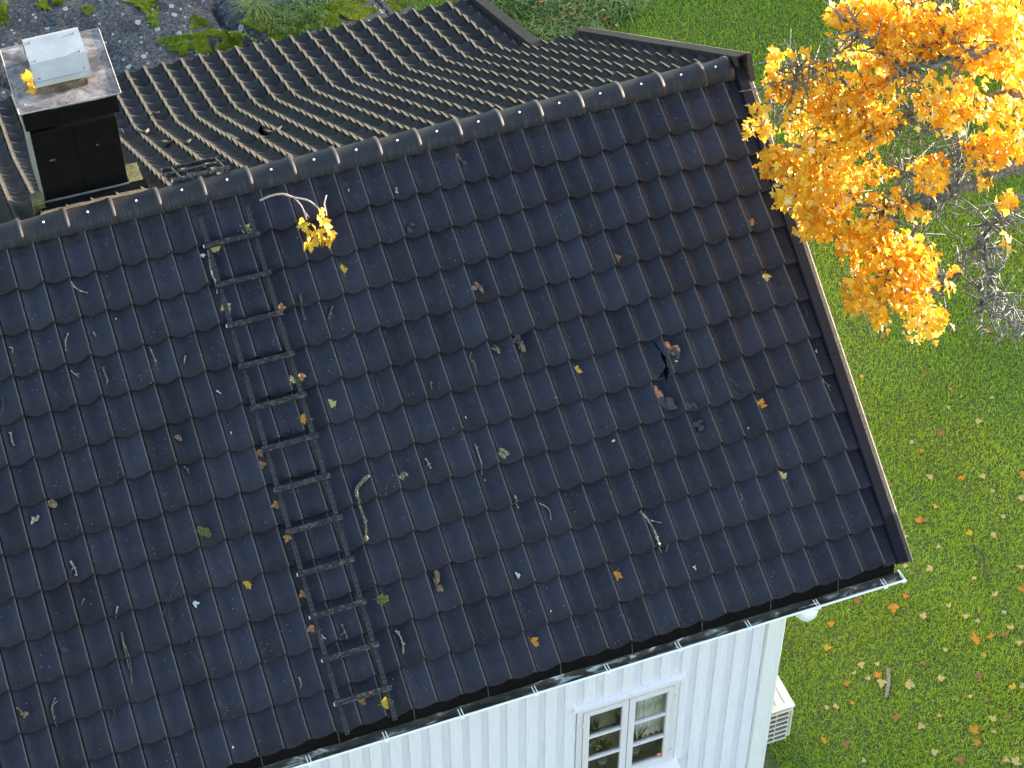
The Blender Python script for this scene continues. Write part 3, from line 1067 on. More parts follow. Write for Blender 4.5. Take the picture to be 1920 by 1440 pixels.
# window ------------------------------------------------------------
cas = MB()
fy0, fy1 = WALL_Y - 0.022, WALL_Y + 0.05
cas.box((win_x0 + 0.001, fy0, win_z0), (win_x0 + 0.052, fy1, win_z1))
cas.box((win_x1 - 0.052, fy0, win_z0), (win_x1 - 0.001, fy1, win_z1))
cas.box((win_x0 + 0.053, fy0, win_z1 - 0.045), (win_x1 - 0.053, fy1, win_z1 - 0.001))
cas.box((win_x0 + 0.053, fy0, win_z0 + 0.001), (win_x1 - 0.053, fy1, win_z0 + 0.045))
window = cas.build('window', M['frame'], house, bevel=0.003)
xm = (win_x0 + win_x1) / 2
for xa, xb in ((win_x0 + 0.056, xm - 0.004), (xm + 0.004, win_x1 - 0.056)):
    c = MB()
    za, zb = win_z0 + 0.049, win_z1 - 0.049
    y0, y1 = WALL_Y - 0.034, WALL_Y + 0.008
    t = 0.056
    c.box((xa, y0, za), (xa + t, y1, zb)); c.box((xb - t, y0, za), (xb, y1, zb))
    c.box((xa + t + 0.0005, y0, zb - t), (xb - t - 0.0005, y1, zb)); c.box((xa + t + 0.0005, y0, za), (xb - t - 0.0005, y1, za + t + 0.01))
    h = (zb - za - 2 * t) / 3
    for q in (1, 2):
        zz = za + t + h * q
        c.box((xa + t + 0.0005, y0 + 0.004, zz - 0.014), (xb - t - 0.0005, y1 - 0.002, zz + 0.014))
    cw = c.build('casement', M['frame'], window, bevel=0.002)
    p = MB()
    p.add([(xa + t - 0.005, WALL_Y - 0.010, za + t - 0.005), (xb - t + 0.005, WALL_Y - 0.010, za + t - 0.005), (xb - t + 0.005, WALL_Y - 0.010, zb - t + 0.005), (xa + t - 0.005, WALL_Y - 0.010, zb - t + 0.005)], [(0, 1, 2, 3)])
    p.build('pane', M['glass'], window)
    hx = xa - 0.006 if xa < xm - 0.3 else xb + 0.006
    for zz in (za + 0.15, zb - 0.15):
        hg = MB()
        hg.tube([(hx, y0 - 0.006, zz - 0.03), (hx, y0 - 0.006, zz + 0.03)], 0.007, 8)
        hg.build('hinge', M['frame'], window)
tr = MB()
tr.prism([(win_x0 - 0.03, WALL_Y + 0.02, win_z1 + 0.065), (win_x0 - 0.03, WALL_Y - 0.036, win_z1 + 0.046), (win_x0 - 0.03, WALL_Y - 0.036, win_z1 + 0.004), (win_x0 - 0.03, WALL_Y + 0.02, win_z1 + 0.004)], (win_x1 - win_x0 + 0.085, 0, 0))
tr.build('window_head_board', M['wall'], window, bevel=0.003)
si = MB()
si.prism([(win_x0 - 0.045, WALL_Y + 0.02, win_z0 - 0.005), (win_x0 - 0.045, WALL_Y - 0.09, win_z0 - 0.045), (win_x0 - 0.045, WALL_Y - 0.09, win_z0 - 0.085), (win_x0 - 0.045, WALL_Y + 0.02, win_z0 - 0.065)], (win_x1 - win_x0 + 0.09, 0, 0))
si.build('window_sill', M['wall'], window, bevel=0.003)
stk = MB()
stk.box((win_x1 - 0.052 - 0.115, WALL_Y - 0.0155, win_z0 + 0.135), (win_x1 - 0.052 - 0.068, WALL_Y - 0.0125, win_z0 + 0.178))
stk.box((win_x1 - 0.052 - 0.107, WALL_Y - 0.0175, win_z0 + 0.150), (win_x1 - 0.052 - 0.076, WALL_Y - 0.0158, win_z0 + 0.162), 1)
stk.build('window_sticker', [M['sticker'], M['sticker_w']], window)
# room behind
rm = MB()
x0, x1, y0, y1, z0, z1 = 2.9, 5.3, WALL_Y + 0.145, WALL_Y + 0.52, -5.6, -3.80
rm.add([(x0, y1, z0), (x1, y1, z0), (x1, y1, z1), (x0, y1, z1), (x0, y0, z0), (x1, y0, z0), (x0, y0, z1), (x1, y0, z1)],
       [(0, 1, 2, 3), (4, 5, 1, 0), (4, 0, 3, 6), (5, 7, 2, 1), (6, 3, 2, 7)])
rm.build('room_lining', M['room'], house)
isl = MB()
isl.box((win_x0 - 0.02, WALL_Y + 0.06, win_z0 - 0.01), (win_x1 + 0.02, WALL_Y + 0.51, win_z0 + 0.018))
isl.build('inner_sill', M['shelf'], window)
cu = MB()
def fold(xa, xb, z0, z1, y, amp=0.02, nf=9):
    nX = nf * 6
    vs = []
    for i in range(nX + 1):
        x = xa + (xb - xa) * i / nX
        yy = y + amp * math.sin(2 * math.pi * nf * i / nX) + amp * 0.5 * math.sin(3.7 * i)
        vs += [(x, yy, z0), (x, yy, z1)]
    cu.add(vs, [(2 * i, 2 * i + 2, 2 * i + 3, 2 * i + 1) for i in range(nX)])
fold(xm + 0.13, win_x1 - 0.02, win_z0 + 0.30, win_z1 - 0.02, WALL_Y + 0.13, 0.014, 6)
fold(win_x0 + 0.02, win_x0 + 0.10, win_z0 + 0.30, win_z1 - 0.02, WALL_Y + 0.20, 0.012, 3)
setp(cu.build('curtain', M['curtain']), 'white folded curtain hanging behind the right half of the front window', 'curtain')


def potted(x, y, z, r, h, n, leafmat, label, flower=False, droop=0.3):
    y -= 0.02
    root = empty('potted_plant', (x, y, z), label, 'plant', 'pot plants on the window sill')
    p = MB()
    p.tube([(x, y, z), (x, y, z + 0.002), (x, y, z + 0.085), (x, y, z + 0.09)], [0.03, 0.035, 0.048, 0.045], 12)
    p.build('pot', M['pot'], root)
    l_ = MB()
    for i in range(n):
        a_ = random.uniform(0, 6.28); rr_ = random.uniform(0.2, 1) * r; hh = random.uniform(0.3, 1) * h
        b_ = np.array([x, y, z + 0.08]); t_ = b_ + np.array([math.cos(a_) * rr_, math.sin(a_) * rr_ * 0.6, hh])
        d = np.cross(t_ - b_, [0, 0, 1.0]); d = d / (np.linalg.norm(d) + 1e-6) * random.uniform(0.008, 0.016)
        mid = b_ * 0.4 + t_ * 0.6 + np.array([0, 0, 0.02])
        end = t_ - np.array([0, 0, droop * hh * random.random()])
        l_.add([b_, mid + d, end, mid - d], [(0, 1, 2, 3)])
    l_.build('foliage', leafmat, root)
    if flower:
        f_ = MB()
        for i in range(14):
            a_ = random.uniform(0, 6.28)
            c = np.array([x + math.cos(a_) * r * random.random(), y + math.sin(a_) * r * 0.5 * random.random(), z + 0.08 + h * random.uniform(0.6, 1.05)])
            f_.tube([c - [0, 0, 0.008], c, c + [0, 0, 0.01]], [0.006, 0.016, 0.006], 6)
        f_.build('blossom', M['flower'], root)


sz = win_z0 + 0.019
potted(win_x0 + 0.11, WALL_Y + 0.16, sz, 0.09, 0.30, 60, M['house_plant'], 'tall leafy pot plant at the left edge of the window')
potted(win_x0 + 0.33, WALL_Y + 0.17, sz, 0.12, 0.34, 70, M['house_plant'], 'pink flowering pot plant behind the left casement', True)
potted(xm + 0.17, WALL_Y + 0.17, sz, 0.14, 0.42, 80, LEAFC['brown'], 'dry brown spiky pot plant in front of the curtain')
potted(win_x0 + 0.30, WALL_Y + 0.40, sz, 0.14, 0.30, 90, LEAFC['brown'], 'brown bushy pot plant at the back of the shelf, left casement', True)
potted(xm + 0.14, WALL_Y + 0.40, sz, 0.12, 0.30, 80, M['house_plant'], 'dark green pot plant at the back of the shelf, right casement')
potted(xm + 0.33, WALL_Y + 0.30, sz, 0.10, 0.2, 50, LEAFC['brown'], 'small withered pot plant nearest the red window sticker')
# ------------------------------------------------------------------ chimney
CX0, CX1, CY0, CY1 = 0.380, 1.042, 0.45, 1.20
zr = lambda y: AZ - (y - AY) * math.tan(PB)
ch = MB()
ch.box((CX0, CY0, zr(CY1) - 0.1), (CX1, CY1, 0.70), 0)
chim = ch.build('chimney', [M['chim_black']], house, bevel=0.004)
c2 = MB()
c2.box((CX0 - 0.026, CY0 - 0.028, 0.752), (CX1 + 0.03, CY1 + 0.03, 0.915))
c2.build('chimney_collar', M['chim_black'], chim)
c3 = MB()   # grey folded edges at the left side and along the foot
c3.box((CX0 - 0.006, CY0 + 0.002, zr(CY0) - 0.05), (CX0 - 0.001, CY1 - 0.002, 0.74))
c3.box((CX0 - 0.006, CY0 - 0.012, 0.030), (CX1 + 0.008, CY0 - 0.002, 0.044))
c3.build('chimney_edge_strip', M['chim_side'], chim)
c4 = MB()
PZ = 0.925
c4.prism([(0.331, 0.425, PZ - 0.02), (1.105, 0.415, PZ - 0.012), (1.116, 1.27, PZ + 0.01), (0.336, 1.27, PZ + 0.005)], (0, 0, 0.012))
c4.build('cover_plate', M['plate'], chim)
c5 = MB()
rim = [(0.331, 0.425, PZ - 0.006), (1.105, 0.415, PZ + 0.002), (1.116, 1.27, PZ + 0.024), (0.336, 1.27, PZ + 0.019)]
for p, q in zip(rim, rim[1:] + rim[:1]): c5.tube([p, q], 0.0045, 5)
c5.build('plate_edge', simple('worn_plate_edge', (0.30, 0.265, 0.24), 0.3, 30, 0.7), chim)
# hood: bent sheet, open at both ends
hz = PZ + 0.01
front_lo = [at_y(66, 163, 0.62), at_y(173, 141, 0.62)]
hood_pts = [(0.615, 0.060), (0.622, 0.085), (0.695, 0.198), (0.712, 0.208), (0.985, 0.236), (1.015, 0.232), (1.04, 0.205), (1.085, 0.05)]
hx0, hx1 = 0.503, 0.935
hd = MB()
vs = []
for xx, tw in ((hx0, 0.0), (hx1, 0.006)):
    for y, z in hood_pts: vs.append((xx, y + tw, hz + z + tw))
for xx, tw in ((hx0, 0.0), (hx1, 0.006)):
    for y, z in hood_pts: vs.append((xx, y + tw + 0.004, hz + z + tw - 0.006))
n = len(hood_pts)
fs = [(k, n + k, n + k + 1, k + 1) for k in range(n - 1)] + [(2 * n + k, 2 * n + k + 1, 3 * n + k + 1, 3 * n + k) for k in range(n - 1)]
fs += [(k, k + 1, 2 * n + k + 1, 2 * n + k) for k in range(n - 1)] + [(n + k, 3 * n + k, 3 * n + k + 1, n + k + 1) for k in range(n - 1)]
fs += [(0, 2 * n, 3 * n, n), (n - 1, 2 * n - 1, 4 * n - 1, 3 * n - 1)]
hd.add(vs, fs)
hood = hd.build('chimney_hood', M['galv'], chim)
fl = MB()
fl.box((hx0 + 0.02, 0.60, hz + 0.0), (hx1 - 0.04, 1.07, hz + 0.055))
fl.build('flue_stub', mossy_wood('sooty_flue_brick', (0.02, 0.015, 0.012), (0.10, 0.07, 0.04), (0.22, 0.16, 0.09)), chim)
hb = MB()
hb.prism([(hx0 - 0.003, 0.611, hz + 0.055), (hx0 - 0.003, 0.620, hz + 0.095), (hx1 + 0.004, 0.622, hz + 0.102), (hx1 + 0.004, 0.613, hz + 0.062)], (0, -0.006, 0.004))
hb.build('hood_lower_band', M['galv'], chim)
for xx, y, z in ((hx0 + 0.05, 0.95, 0.234), (hx1 - 0.045, 0.95, 0.240), (hx0 + 0.05, 0.735, 0.212), (hx1 - 0.045, 0.735, 0.218), (hx0 + 0.045, 0.640, 0.116), (hx1 - 0.04, 0.640, 0.122)):
    scw = MB(); scw.tube([(xx, y, hz + z - 0.006), (xx, y, hz + z + 0.004)], 0.009, 8); scw.build('screw', M['chim_side'], chim)
for xx, y in ((0.39, 0.98), (1.04, 1.08), (0.39, 0.52)):
    scw = MB(); scw.tube([(xx, y, PZ + 0.0), (xx, y, PZ + 0.02)], 0.010, 8); scw.build('screw', M['chim_side'], chim)
for xx, zz, ww in ((0.50, 0.42, 0.045), (0.86, 0.47, 0.018)):
    mk = MB(); mk.box((xx - ww / 2, CY0 - 0.004, zz - 0.008), (xx + ww / 2, CY0 - 0.001, zz + 0.008)); mk.build('cladding_fixing', M['seam'], chim)
sm_ = MB(); sm_.box((0.705, CY0 - 0.007, 0.05), (0.712, CY0 - 0.001, 0.70)); sm_.build('cladding_seam', M['chim_black'], chim)
# base collar, mossy timber saddle, apron
c6 = MB()
c6.prism([(CX0 - 0.05, 0.385, 0.012), (CX1 + 0.14, 0.385, 0.012), (CX1 + 0.14, 0.452, 0.036), (CX0 - 0.05, 0.452, 0.036)], (0, 0, -0.09))
c6.build('chimney_base_flashing', M['flash_black'], chim)
c7 = MB()
c7.prism([(CX0 - 0.02, 0.383, 0.008), (CX1 + 0.10, 0.383, 0.008), (CX1 + 0.16, 0.19, 0.128), (CX0 - 0.08, 0.19, 0.128)], (0, 0, -0.03))
c7.build('chimney_apron', M['apron'], chim)
c8 = MB()
c9 = MB()
c8.box((CX0 - 0.10, 0.40, zr(0.5) - 0.04), (CX0 - 0.008, 0.56, 0.06))
c9.box((CX1 + 0.012, 0.46, zr(0.5) - 0.04), (CX1 + 0.12, 0.70, 0.02))
c8.build('chimney_saddle_timber', M['mossy'], chim)
c9.build('chimney_saddle_timber', M['mossy'], chim)

# leaves caught under the hood
# (built below with the other leaves)

# ------------------------------------------------------------------ roof ladder
LX0, LX1 = 1.475, 1.850
LOFF = 0.112
lad_px = [(383, 465), (403, 538), (430, 612), (452, 690), (475, 768), (498, 845), (515, 920), (540, 998), (560, 1078), (583, 1158), (605, 1240), (630, 1323)]
rs = [front_xs(x + 4, y - 3, LOFF)[1] for x, y in lad_px]
fit_ = np.polyfit(np.arange(12), rs, 1)
rs = [0.5 * r + 0.5 * np.polyval(fit_, i) for i, r in enumerate(rs)]
LADP = front_pt(LX0, rs[-1], 0)
ladder = empty('roof_ladder', tuple(LADP), 'black steel roof ladder lying down the front tiles from ridge to eave', 'ladder')
pitchL = float(fit_[0])


def strip(m, x, sa, sb, off_a, off_b, wd=0.034, th=0.004, nh=6):
    """flat bar lying along the slope with punched square holes"""
    L = sb - sa
    cells_ = []
    for k in range(nh):
        cells_.append((k + 0.42) / nh)
    us = [0.0]
    for c in cells_: us += [c - 0.006 / L, c + 0.006 / L]
    us.append(1.0)
    xs_ = [x - wd / 2, x - 0.006, x + 0.006, x + wd / 2]
    for i in range(len(us) - 1):
        for q in range(3):
            if i % 2 == 1 and q == 1: continue
            a_, b_ = us[i], us[i + 1]
            oa = off_a + (off_b - off_a) * a_; ob = off_a + (off_b - off_a) * b_
            pts = [front_pt(xs_[q], sa + L * a_, oa), front_pt(xs_[q + 1], sa + L * a_, oa), front_pt(xs_[q + 1], sa + L * b_, ob), front_pt(xs_[q], sa + L * b_, ob)]
            m.add(pts, [(0, 1, 2, 3)])
    # turned-down flanges
    for sx in (-1, 1):
        xx = x + sx * wd / 2
        pts = [front_pt(xx, sa, off_a), front_pt(xx, sb, off_b), front_pt(xx, sb, off_b - 0.022), front_pt(xx, sa, off_a - 0.022)]
        m.add(pts, [(0, 1, 2, 3)])


tops = [rs[0] - 0.235] + [r + 0.085 for r in rs]
for sx, xx in ((-1, LX0), (1, LX1)):
    for i in range(13):
        m = MB()
        sa = tops[i]
        sb = rs[i] - 0.004 if i < 12 else rs[-1] + 0.245
        strip(m, xx, sa, sb, 0.122, 0.116)
        if i < 12:
            # lower joining flat running under the rung
            m.obox(front_pt(xx + 0.004, rs[i] + 0.05, 0.092), EX * 0.012, SF * 0.062, NF * 0.003)
        m.attr = {'edge': [0.12] * len(m.v)}
        m.build('side_rail', M['ladder'], ladder)
for i, s in enumerate(rs):
    m = MB()
    x0_, x1_ = LX0 - 0.035, LX1 + 0.038
    # channel section: tread with two low lips
    m.prism([front_pt(x0_, s - 0.018, 0.120), front_pt(x0_, s - 0.018, 0.134), front_pt(x0_, s - 0.013, 0.134), front_pt(x0_, s - 0.010, 0.127), front_pt(x0_, s + 0.012, 0.127), front_pt(x0_, s + 0.016, 0.136), front_pt(x0_, s + 0.021, 0.136), front_pt(x0_, s + 0.021, 0.098), front_pt(x0_, s + 0.016, 0.098), front_pt(x0_, s + 0.014, 0.120)], EX * (x1_ - x0_))
    # punched anti-slip tabs
    for q in range(14):
        xx = x0_ + 0.03 + (x1_ - x0_ - 0.06) * q / 13
        m.obox(front_pt(xx, s + (0.006 if q % 2 else -0.004), 0.131), EX * 0.006, SF * 0.003, NF * 0.006)
    m.attr = {'edge': [0.55 + 0.04 * i] * len(m.v)}
    rg_ = m.build('rung', M['ladder'], ladder)
    if i in (0, 2, 8, 9, 10, 11):
        c = MB()
        c.obox(front_pt(x0_ - 0.003, s + 0.004, 0.126), EX * 0.003, SF * 0.012, NF * 0.007)
        c.build('rung_end', M['cut_end'], rg_)
    if i == 11:
        c = MB()
        c.obox(front_pt(1.72, s - 0.004, 0.137), EX * 0.010, SF * 0.007, NF * 0.003)
        c.build('red_mark', M['rust_red'], rg_)

# step beside the chimney -----------------------------------------------
stp = empty('roof_step', tuple(back_pt(345, 350, 0)), 'small black three-bar step on rear tiles beside the chimney', 'roof step')
ends = [((304, 319), (411, 296)), ((312, 329), (420, 304)), ((323, 339), (430, 314))]
Ps = []
for (a_, b_) in ends:
    Ps.append((back_pt(*a_, 0.13), back_pt(*b_, 0.13)))
for k, (pa, pb) in enumerate(Ps):
    m = MB()
    m.tube([pa, pa * 0.5 + pb * 0.5, pb], 0.017, 8)
    for q in range(9):
        c = pa + (pb - pa) * (q + 0.5) / 9
        m.obox(c + np.array([0, -0.004, 0.018]), (pb - pa) / np.linalg.norm(pb - pa) * 0.007, np.array([0, 0.006, 0]), np.array([0, 0, 0.004]))
    m.attr = {'edge': [1.0] * len(m.v)}
    r_ = m.build('step_bar', M['ladder'], stp)
    c = MB(); d = (pa - pb) / np.linalg.norm(pa - pb)
    c.tube([pa, pa + d * 0.006], 0.0165, 8)
    c.build('bar_end', M['cut_end'] if k != 1 else M['rust_red'], r_)
for t in (0.16, 0.93):
    m = MB()
    p0 = Ps[0][0] * (1 - t) + Ps[0][1] * t; p2 = Ps[2][0] * (1 - t) + Ps[2][1] * t
    foot = np.array([p2[0], p2[1], zr(p2[1]) + 0.03])
    foot2 = np.array([p2[0] + 0.02, min(p2[1] - 0.03, 0.30), zr(0.30) + 0.06])
    m.tube([p0, p2, foot2], 0.012, 6)
    m.tube([p2, foot], 0.012, 6)
    m.attr = {'edge': [0.3] * len(m.v)}
    m.build('step_bracket', M['ladder'], stp)

# ------------------------------------------------------------------ heat pump
hp_x0, hp_x1 = WALL_X + 0.09, WALL_X + 0.40
_e = []
Pa = on_plane(1490.4, 1323.4, EX, hp_x1)
Pb = on_plane(1480, 1383, EX, hp_x1)
Pc = on_plane(1455.4, 1249, EX, hp_x1)
hy0, hz1 = float(Pa[1]), float(Pa[2])
hz0 = hz1 - 0.50
hy1 = hy0 + 0.80
hp = empty('heat_pump', (WALL_X + 0.2, hy0 + 0.4, hz0), 'cream heat pump box with louvred end on the gable wall', 'heat pump')
m = MB()
m.box((hp_x0, hy0 + 0.012, hz0), (hp_x1, hy1, hz1 - 0.012))
m.box((hp_x0 - 0.006, hy0 - 0.002, hz1 - 0.0115), (hp_x1 + 0.008, hy1 + 0.006, hz1))
m.box((hp_x0, hy0 + 0.2, hz0 - 0.05), (hp_x1, hy0 + 0.24, hz0 - 0.001))
m.box((hp_x0, hy0 + 0.6, hz0 - 0.05), (hp_x1, hy0 + 0.64, hz0 - 0.001))
m.box((hp_x0 - 0.1, hy0 + 0.2, hz0 - 0.09), (hp_x1 - 0.04, hy0 + 0.24, hz0 - 0.051))
m.box((hp_x0 - 0.1, hy0 + 0.6, hz0 - 0.09), (hp_x1 - 0.04, hy0 + 0.64, hz0 - 0.051))
m.build('casing', M['pump'], hp, bevel=0.006)
m = MB()
for k in range(3):
    m.box((hp_x0 + 0.05 + 0.09 * k, hy0 + 0.06, hz1 + 0.001), (hp_x0 + 0.054 + 0.09 * k, hy1 - 0.06, hz1 + 0.004))
m.build('top_groove', M['chim_side'], hp)
m = MB()
m.box((hp_x0 + 0.02, hy0 + 0.006, hz0 + 0.03), (hp_x1 - 0.055, hy0 + 0.011, hz1 - 0.03))
m.build('coil', M['pump_dark'], hp)
m = MB()
for k in range(7):
    zz = hz0 + 0.03 + (hz1 - hz0 - 0.06) * k / 6
    m.obox((hp_x0 * 0.5 + hp_x1 * 0.5 - 0.018, hy0 - 0.004, zz), np.array([(hp_x1 - hp_x0) / 2 - 0.03, 0, 0]), np.array([0, 0.012, -0.004]), np.array([0, 0.002, 0.007]))
for xx in (hp_x0 + 0.012, hp_x0 + 0.13, hp_x1 - 0.05):
    m.box((xx - 0.005, hy0 - 0.006, hz0 + 0.02), (xx + 0.005, hy0 + 0.005, hz1 - 0.02))
m.box((hp_x1 - 0.03, hy0 - 0.006, hz0 + 0.06), (hp_x1 - 0.012, hy0 + 0.010, hz1 - 0.06))
m.build('louvre', M['pump'], hp)

# ------------------------------------------------------------------ ground
def ground_z(x, y):
    x = np.asarray(x, float); y = np.asarray(y, float)
    up = np.clip((y + 1.0) / 9.0, 0, 1)
    up = up * up * (3 - 2 * up)
    z = GZ + 1.9 * up + np.clip(y - 8, 0, 60) * 0.05
    t = np.clip((x - 19.0) / 12.0, 0, 1)
    t = t * t * (3 - 2 * t)
    k = np.clip((y - 7.5) / 3.5, 0, 1)
    z = z * (1 - t) + t * (-1.35 + 2.2 * k * k * (3 - 2 * k))  # added hill out of view, shaped to keep low sun off lawn and rock
    return z + 0.05 * fbm(x * 0.4, y * 0.4, 3, 3)


nx, ny = 170, 170
gx = np.concatenate([np.linspace(-120, -12, 16), np.linspace(-11, 34, 138), np.linspace(36, 140, 16)])
gy = np.concatenate([np.linspace(-120, -12, 20), np.linspace(-11, 22, 130), np.linspace(24, 140, 20)])
X, Y = np.meshgrid(gx, gy, indexing='ij')
Z = ground_z(X, Y)
V = np.stack([X, Y, Z], -1).reshape(-1, 3)
idx = np.arange(nx * ny).reshape(nx, ny)
F = np.stack([idx[:-1, :-1], idx[1:, :-1], idx[1:, 1:], idx[:-1, 1:]], -1).reshape(-1, 4)
gobj = raw_mesh('lawn_ground', V, F, M['soil'], smooth=True)
setp(gobj, kind='structure')


def rock_z(x, y):
    """outcrop behind the house"""
    top = -2.98 + 0.16 * (y - 5.6) - 0.05 * (x - 1.0)
    z = top + 0.24 * fbm(x * 0.5 + 3, y * 0.5, 4, 11) + 0.07 * fbm(x * 2.1, y * 2.1, 4, 21) + 0.022 * fbm(x * 9, y * 9, 3, 31)
    cr = np.abs(fbm(x * 0.55 + 9, y * 0.9 + x * 0.5, 3, 41))
    z = z - 0.16 * np.exp(-(cr / 0.03) ** 2)
    d = np.clip((x - 4.3) / 1.7, 0, 1)
    z = z - 1.9 * d * d
    return z


def img(P):
    c = RC @ (np.asarray(P, float) - CAM)
    return 960 + FPX * c[0] / c[2], 720 + FPX * c[1] / c[2]


rx = np.linspace(-7, 6.6, 360); ry = np.linspace(5.15, 15.5, 260)
X, Y = np.meshgrid(rx, ry, indexing='ij')
Z = rock_z(X, Y)
edge_ = np.minimum.reduce([np.clip((X + 7) / 1.5, 0, 1), np.clip((6.6 - X) / 1.0, 0, 1), np.clip((15.5 - Y) / 2, 0, 1), np.clip((Y - 5.15) / 0.25, 0, 1)])
Z = Z - (1 - edge_) * 3.2
V = np.stack([X, Y, Z], -1).reshape(-1, 3)
idx = np.arange(len(rx) * len(ry)).reshape(len(rx), len(ry))
F = np.stack([idx[:-1, :-1], idx[1:, :-1], idx[1:, 1:], idx[:-1, 1:]], -1).reshape(-1, 4)
ro = raw_mesh('rock_outcrop', V, F, M['rock'], smooth=True)
setp(ro, 'grey lichen spotted bedrock outcrop behind the rear eave of the house', 'rock')


def hit_many(px, py, zf, z0):
    d = (np.stack([(px - 960.0) / FPX, (py - 720.0) / FPX, np.ones(len(px))], -1)) @ RC
    Z_ = np.full(len(px), z0)
    for _ in range(12):
        P = CAM + d * ((Z_ - CAM[2]) / d[:, 2])[:, None]
        Z_ = zf(P[:, 0], P[:, 1])
    return P


def rock_hit(px, py):
    P = at_z(px, py, -2.9)
    for _ in range(12):
        P = at_z(px, py, float(rock_z(P[0], P[1])))
    return P


def ground_hit(px, py):
    P = at_z(px, py, GZ)
    for _ in range(12):
        P = at_z(px, py, float(ground_z(P[0], P[1])))
    return P


def blades(P, length, width, lean, mat, name, tone, up=None):
    """one triangle pair per blade, as one mesh"""
    n = len(P)
    a_ = rng.random(n) * 2 * np.pi
    d = np.stack([np.cos(a_), np.sin(a_), np.zeros(n)], -1)
    side = np.stack([-np.sin(a_), np.cos(a_), np.zeros(n)], -1) * (width[:, None] / 2)
    upv = np.array([0, 0, 1.0]) if up is None else up
    ln = lean[:, None]
    mid = P + upv * (length * 0.62)[:, None] + d * (length[:, None] * ln * 0.35)
    tip = P + upv * (length * (1 - 0.45 * lean))[:, None] + d * (length[:, None] * ln)
    V = np.stack([P - side, P + side, mid + side * 0.8, mid - side * 0.8, tip], 1).reshape(-1, 3)
    b = np.arange(n) * 5
    F = np.concatenate([np.stack([b, b + 1, b + 2], -1), np.stack([b, b + 2, b + 3], -1), np.stack([b + 3, b + 2, b + 4], -1)])
    o = raw_mesh(name, V, F, mat, attrs={'tone': np.repeat(tone, 5)})
    setp(o, kind='stuff')
    return o


# lawn: only where the camera (with a margin) can see it
def in_view(x, y, z, m=140):
    c = (np.stack([x, y, z], -1) - CAM) @ RC.T
    u = 960 + FPX * c[:, 0] / c[:, 2]; v = 720 + FPX * c[:, 1] / c[:, 2]
    return (u > 900 - m) & (u < 1920 + m) & (v > -m) & (v < 1440 + m)


n = 900000
x = rng.uniform(4.8, 17, n); y = rng.uniform(-6, 13, n)
z = ground_z(x, y)
ok = in_view(x, y, z)
hid = (x < WALL_X + 0.02) & (y > WALL_Y) & (y < 5)
# skip what the roof hides from here and from a step aside
ok &= ~hid
c = (np.stack([x, y, z], -1) - CAM) @ RC.T
u = 960 + FPX * c[:, 0] / c[:, 2]; v = 720 + FPX * c[:, 1] / c[:, 2]
verge_u = 1385 + (v - 115) * 0.335
ok &= (u > verge_u - 160) | (v > 1080) | (v < 130)
ok &= z > rock_z(x, y) - 0.05
x, y, z = x[ok], y[ok], z[ok]
patch = fbm(x * 0.7, y * 0.7, 4, 51)
tone = np.clip(0.46 + 0.26 * patch + rng.normal(0, 0.22, len(x)), 0, 1)
ln = rng.uniform(0.03, 0.062, len(x)) * (1 + 0.35 * fbm(x * 1.7, y * 1.7, 3, 61))
blades(np.stack([x, y, z - 0.004], -1), ln, rng.uniform(0.005, 0.009, len(x)), rng.uniform(0.35, 1.25, len(x)), M['grass'], 'lawn_grass', tone)
print('lawn blades', len(x))

# taller wild grass behind the gable, between rock and lawn
n = 60000
px = rng.uniform(880, 1230, n); py = rng.uniform(-40, 130, n)
keep = (px < 1130 + 50 * np.sin(py * 0.06) + rng.normal(0, 22, n))
pts = []
px, py = px[keep][:11000], py[keep][:11000]
gz0 = hit_many(px, py, ground_z, GZ)
dens = fbm(gz0[:, 0] * 2.0, gz0[:, 1] * 2.0, 3, 71)
k2 = (dens > -0.25) & (gz0[:, 2] > rock_z(gz0[:, 0], gz0[:, 1]) - 0.03)
gz0 = gz0[k2]
tone = np.clip(0.45 + 0.5 * fbm(gz0[:, 0] * 3, gz0[:, 1] * 3, 2, 81) + rng.normal(0, 0.30, len(gz0)), 0, 1)
blades(gz0, rng.uniform(0.10, 0.30, len(gz0)), rng.uniform(0.010, 0.020, len(gz0)), rng.uniform(0.5, 1.5, len(gz0)), M['wild'], 'tall_grass', tone)

# moss cushions on the rock, outlined in patches
def moss_patch(polys, n, name, hgt=(0.012, 0.035), tone0=0.55, mat='moss'):
    P = []
    for (cx, cy, ax, ay, rot, wgt) in polys:
        k = int(n * wgt)
        r = np.sqrt(rng.random(k)); th = rng.random(k) * 6.283
        wob = 1 + 0.35 * np.sin(3 * th + cx) + 0.2 * np.sin(7 * th + cy)
        dx, dy = ax * r * wob * np.cos(th), ay * r * wob * np.sin(th)
        c_, s_ = math.cos(rot), math.sin(rot)
        P.append(hit_many(cx + dx * c_ - dy * s_, cy + dx * s_ + dy * c_, rock_z, -2.9))
    P = np.concatenate(P)
    dens = fbm(P[:, 0] * 4, P[:, 1] * 4, 3, 91)
    P = P[dens > -0.6]
    lump = 0.03 * np.clip(fbm(P[:, 0] * 7, P[:, 1] * 7, 3, 95) + 0.4, 0, 1)
    P[:, 2] += lump
    tone = np.clip(tone0 + 0.35 * fbm(P[:, 0] * 5, P[:, 1] * 5, 3, 97) + 6 * (lump - 0.012) + rng.normal(0, 0.12, len(P)), 0, 1)
    return blades(P - [0, 0, 0.012], rng.uniform(*hgt, len(P)), rng.uniform(0.006, 0.012, len(P)), rng.uniform(0.2, 1.0, len(P)), M[mat], name, tone)


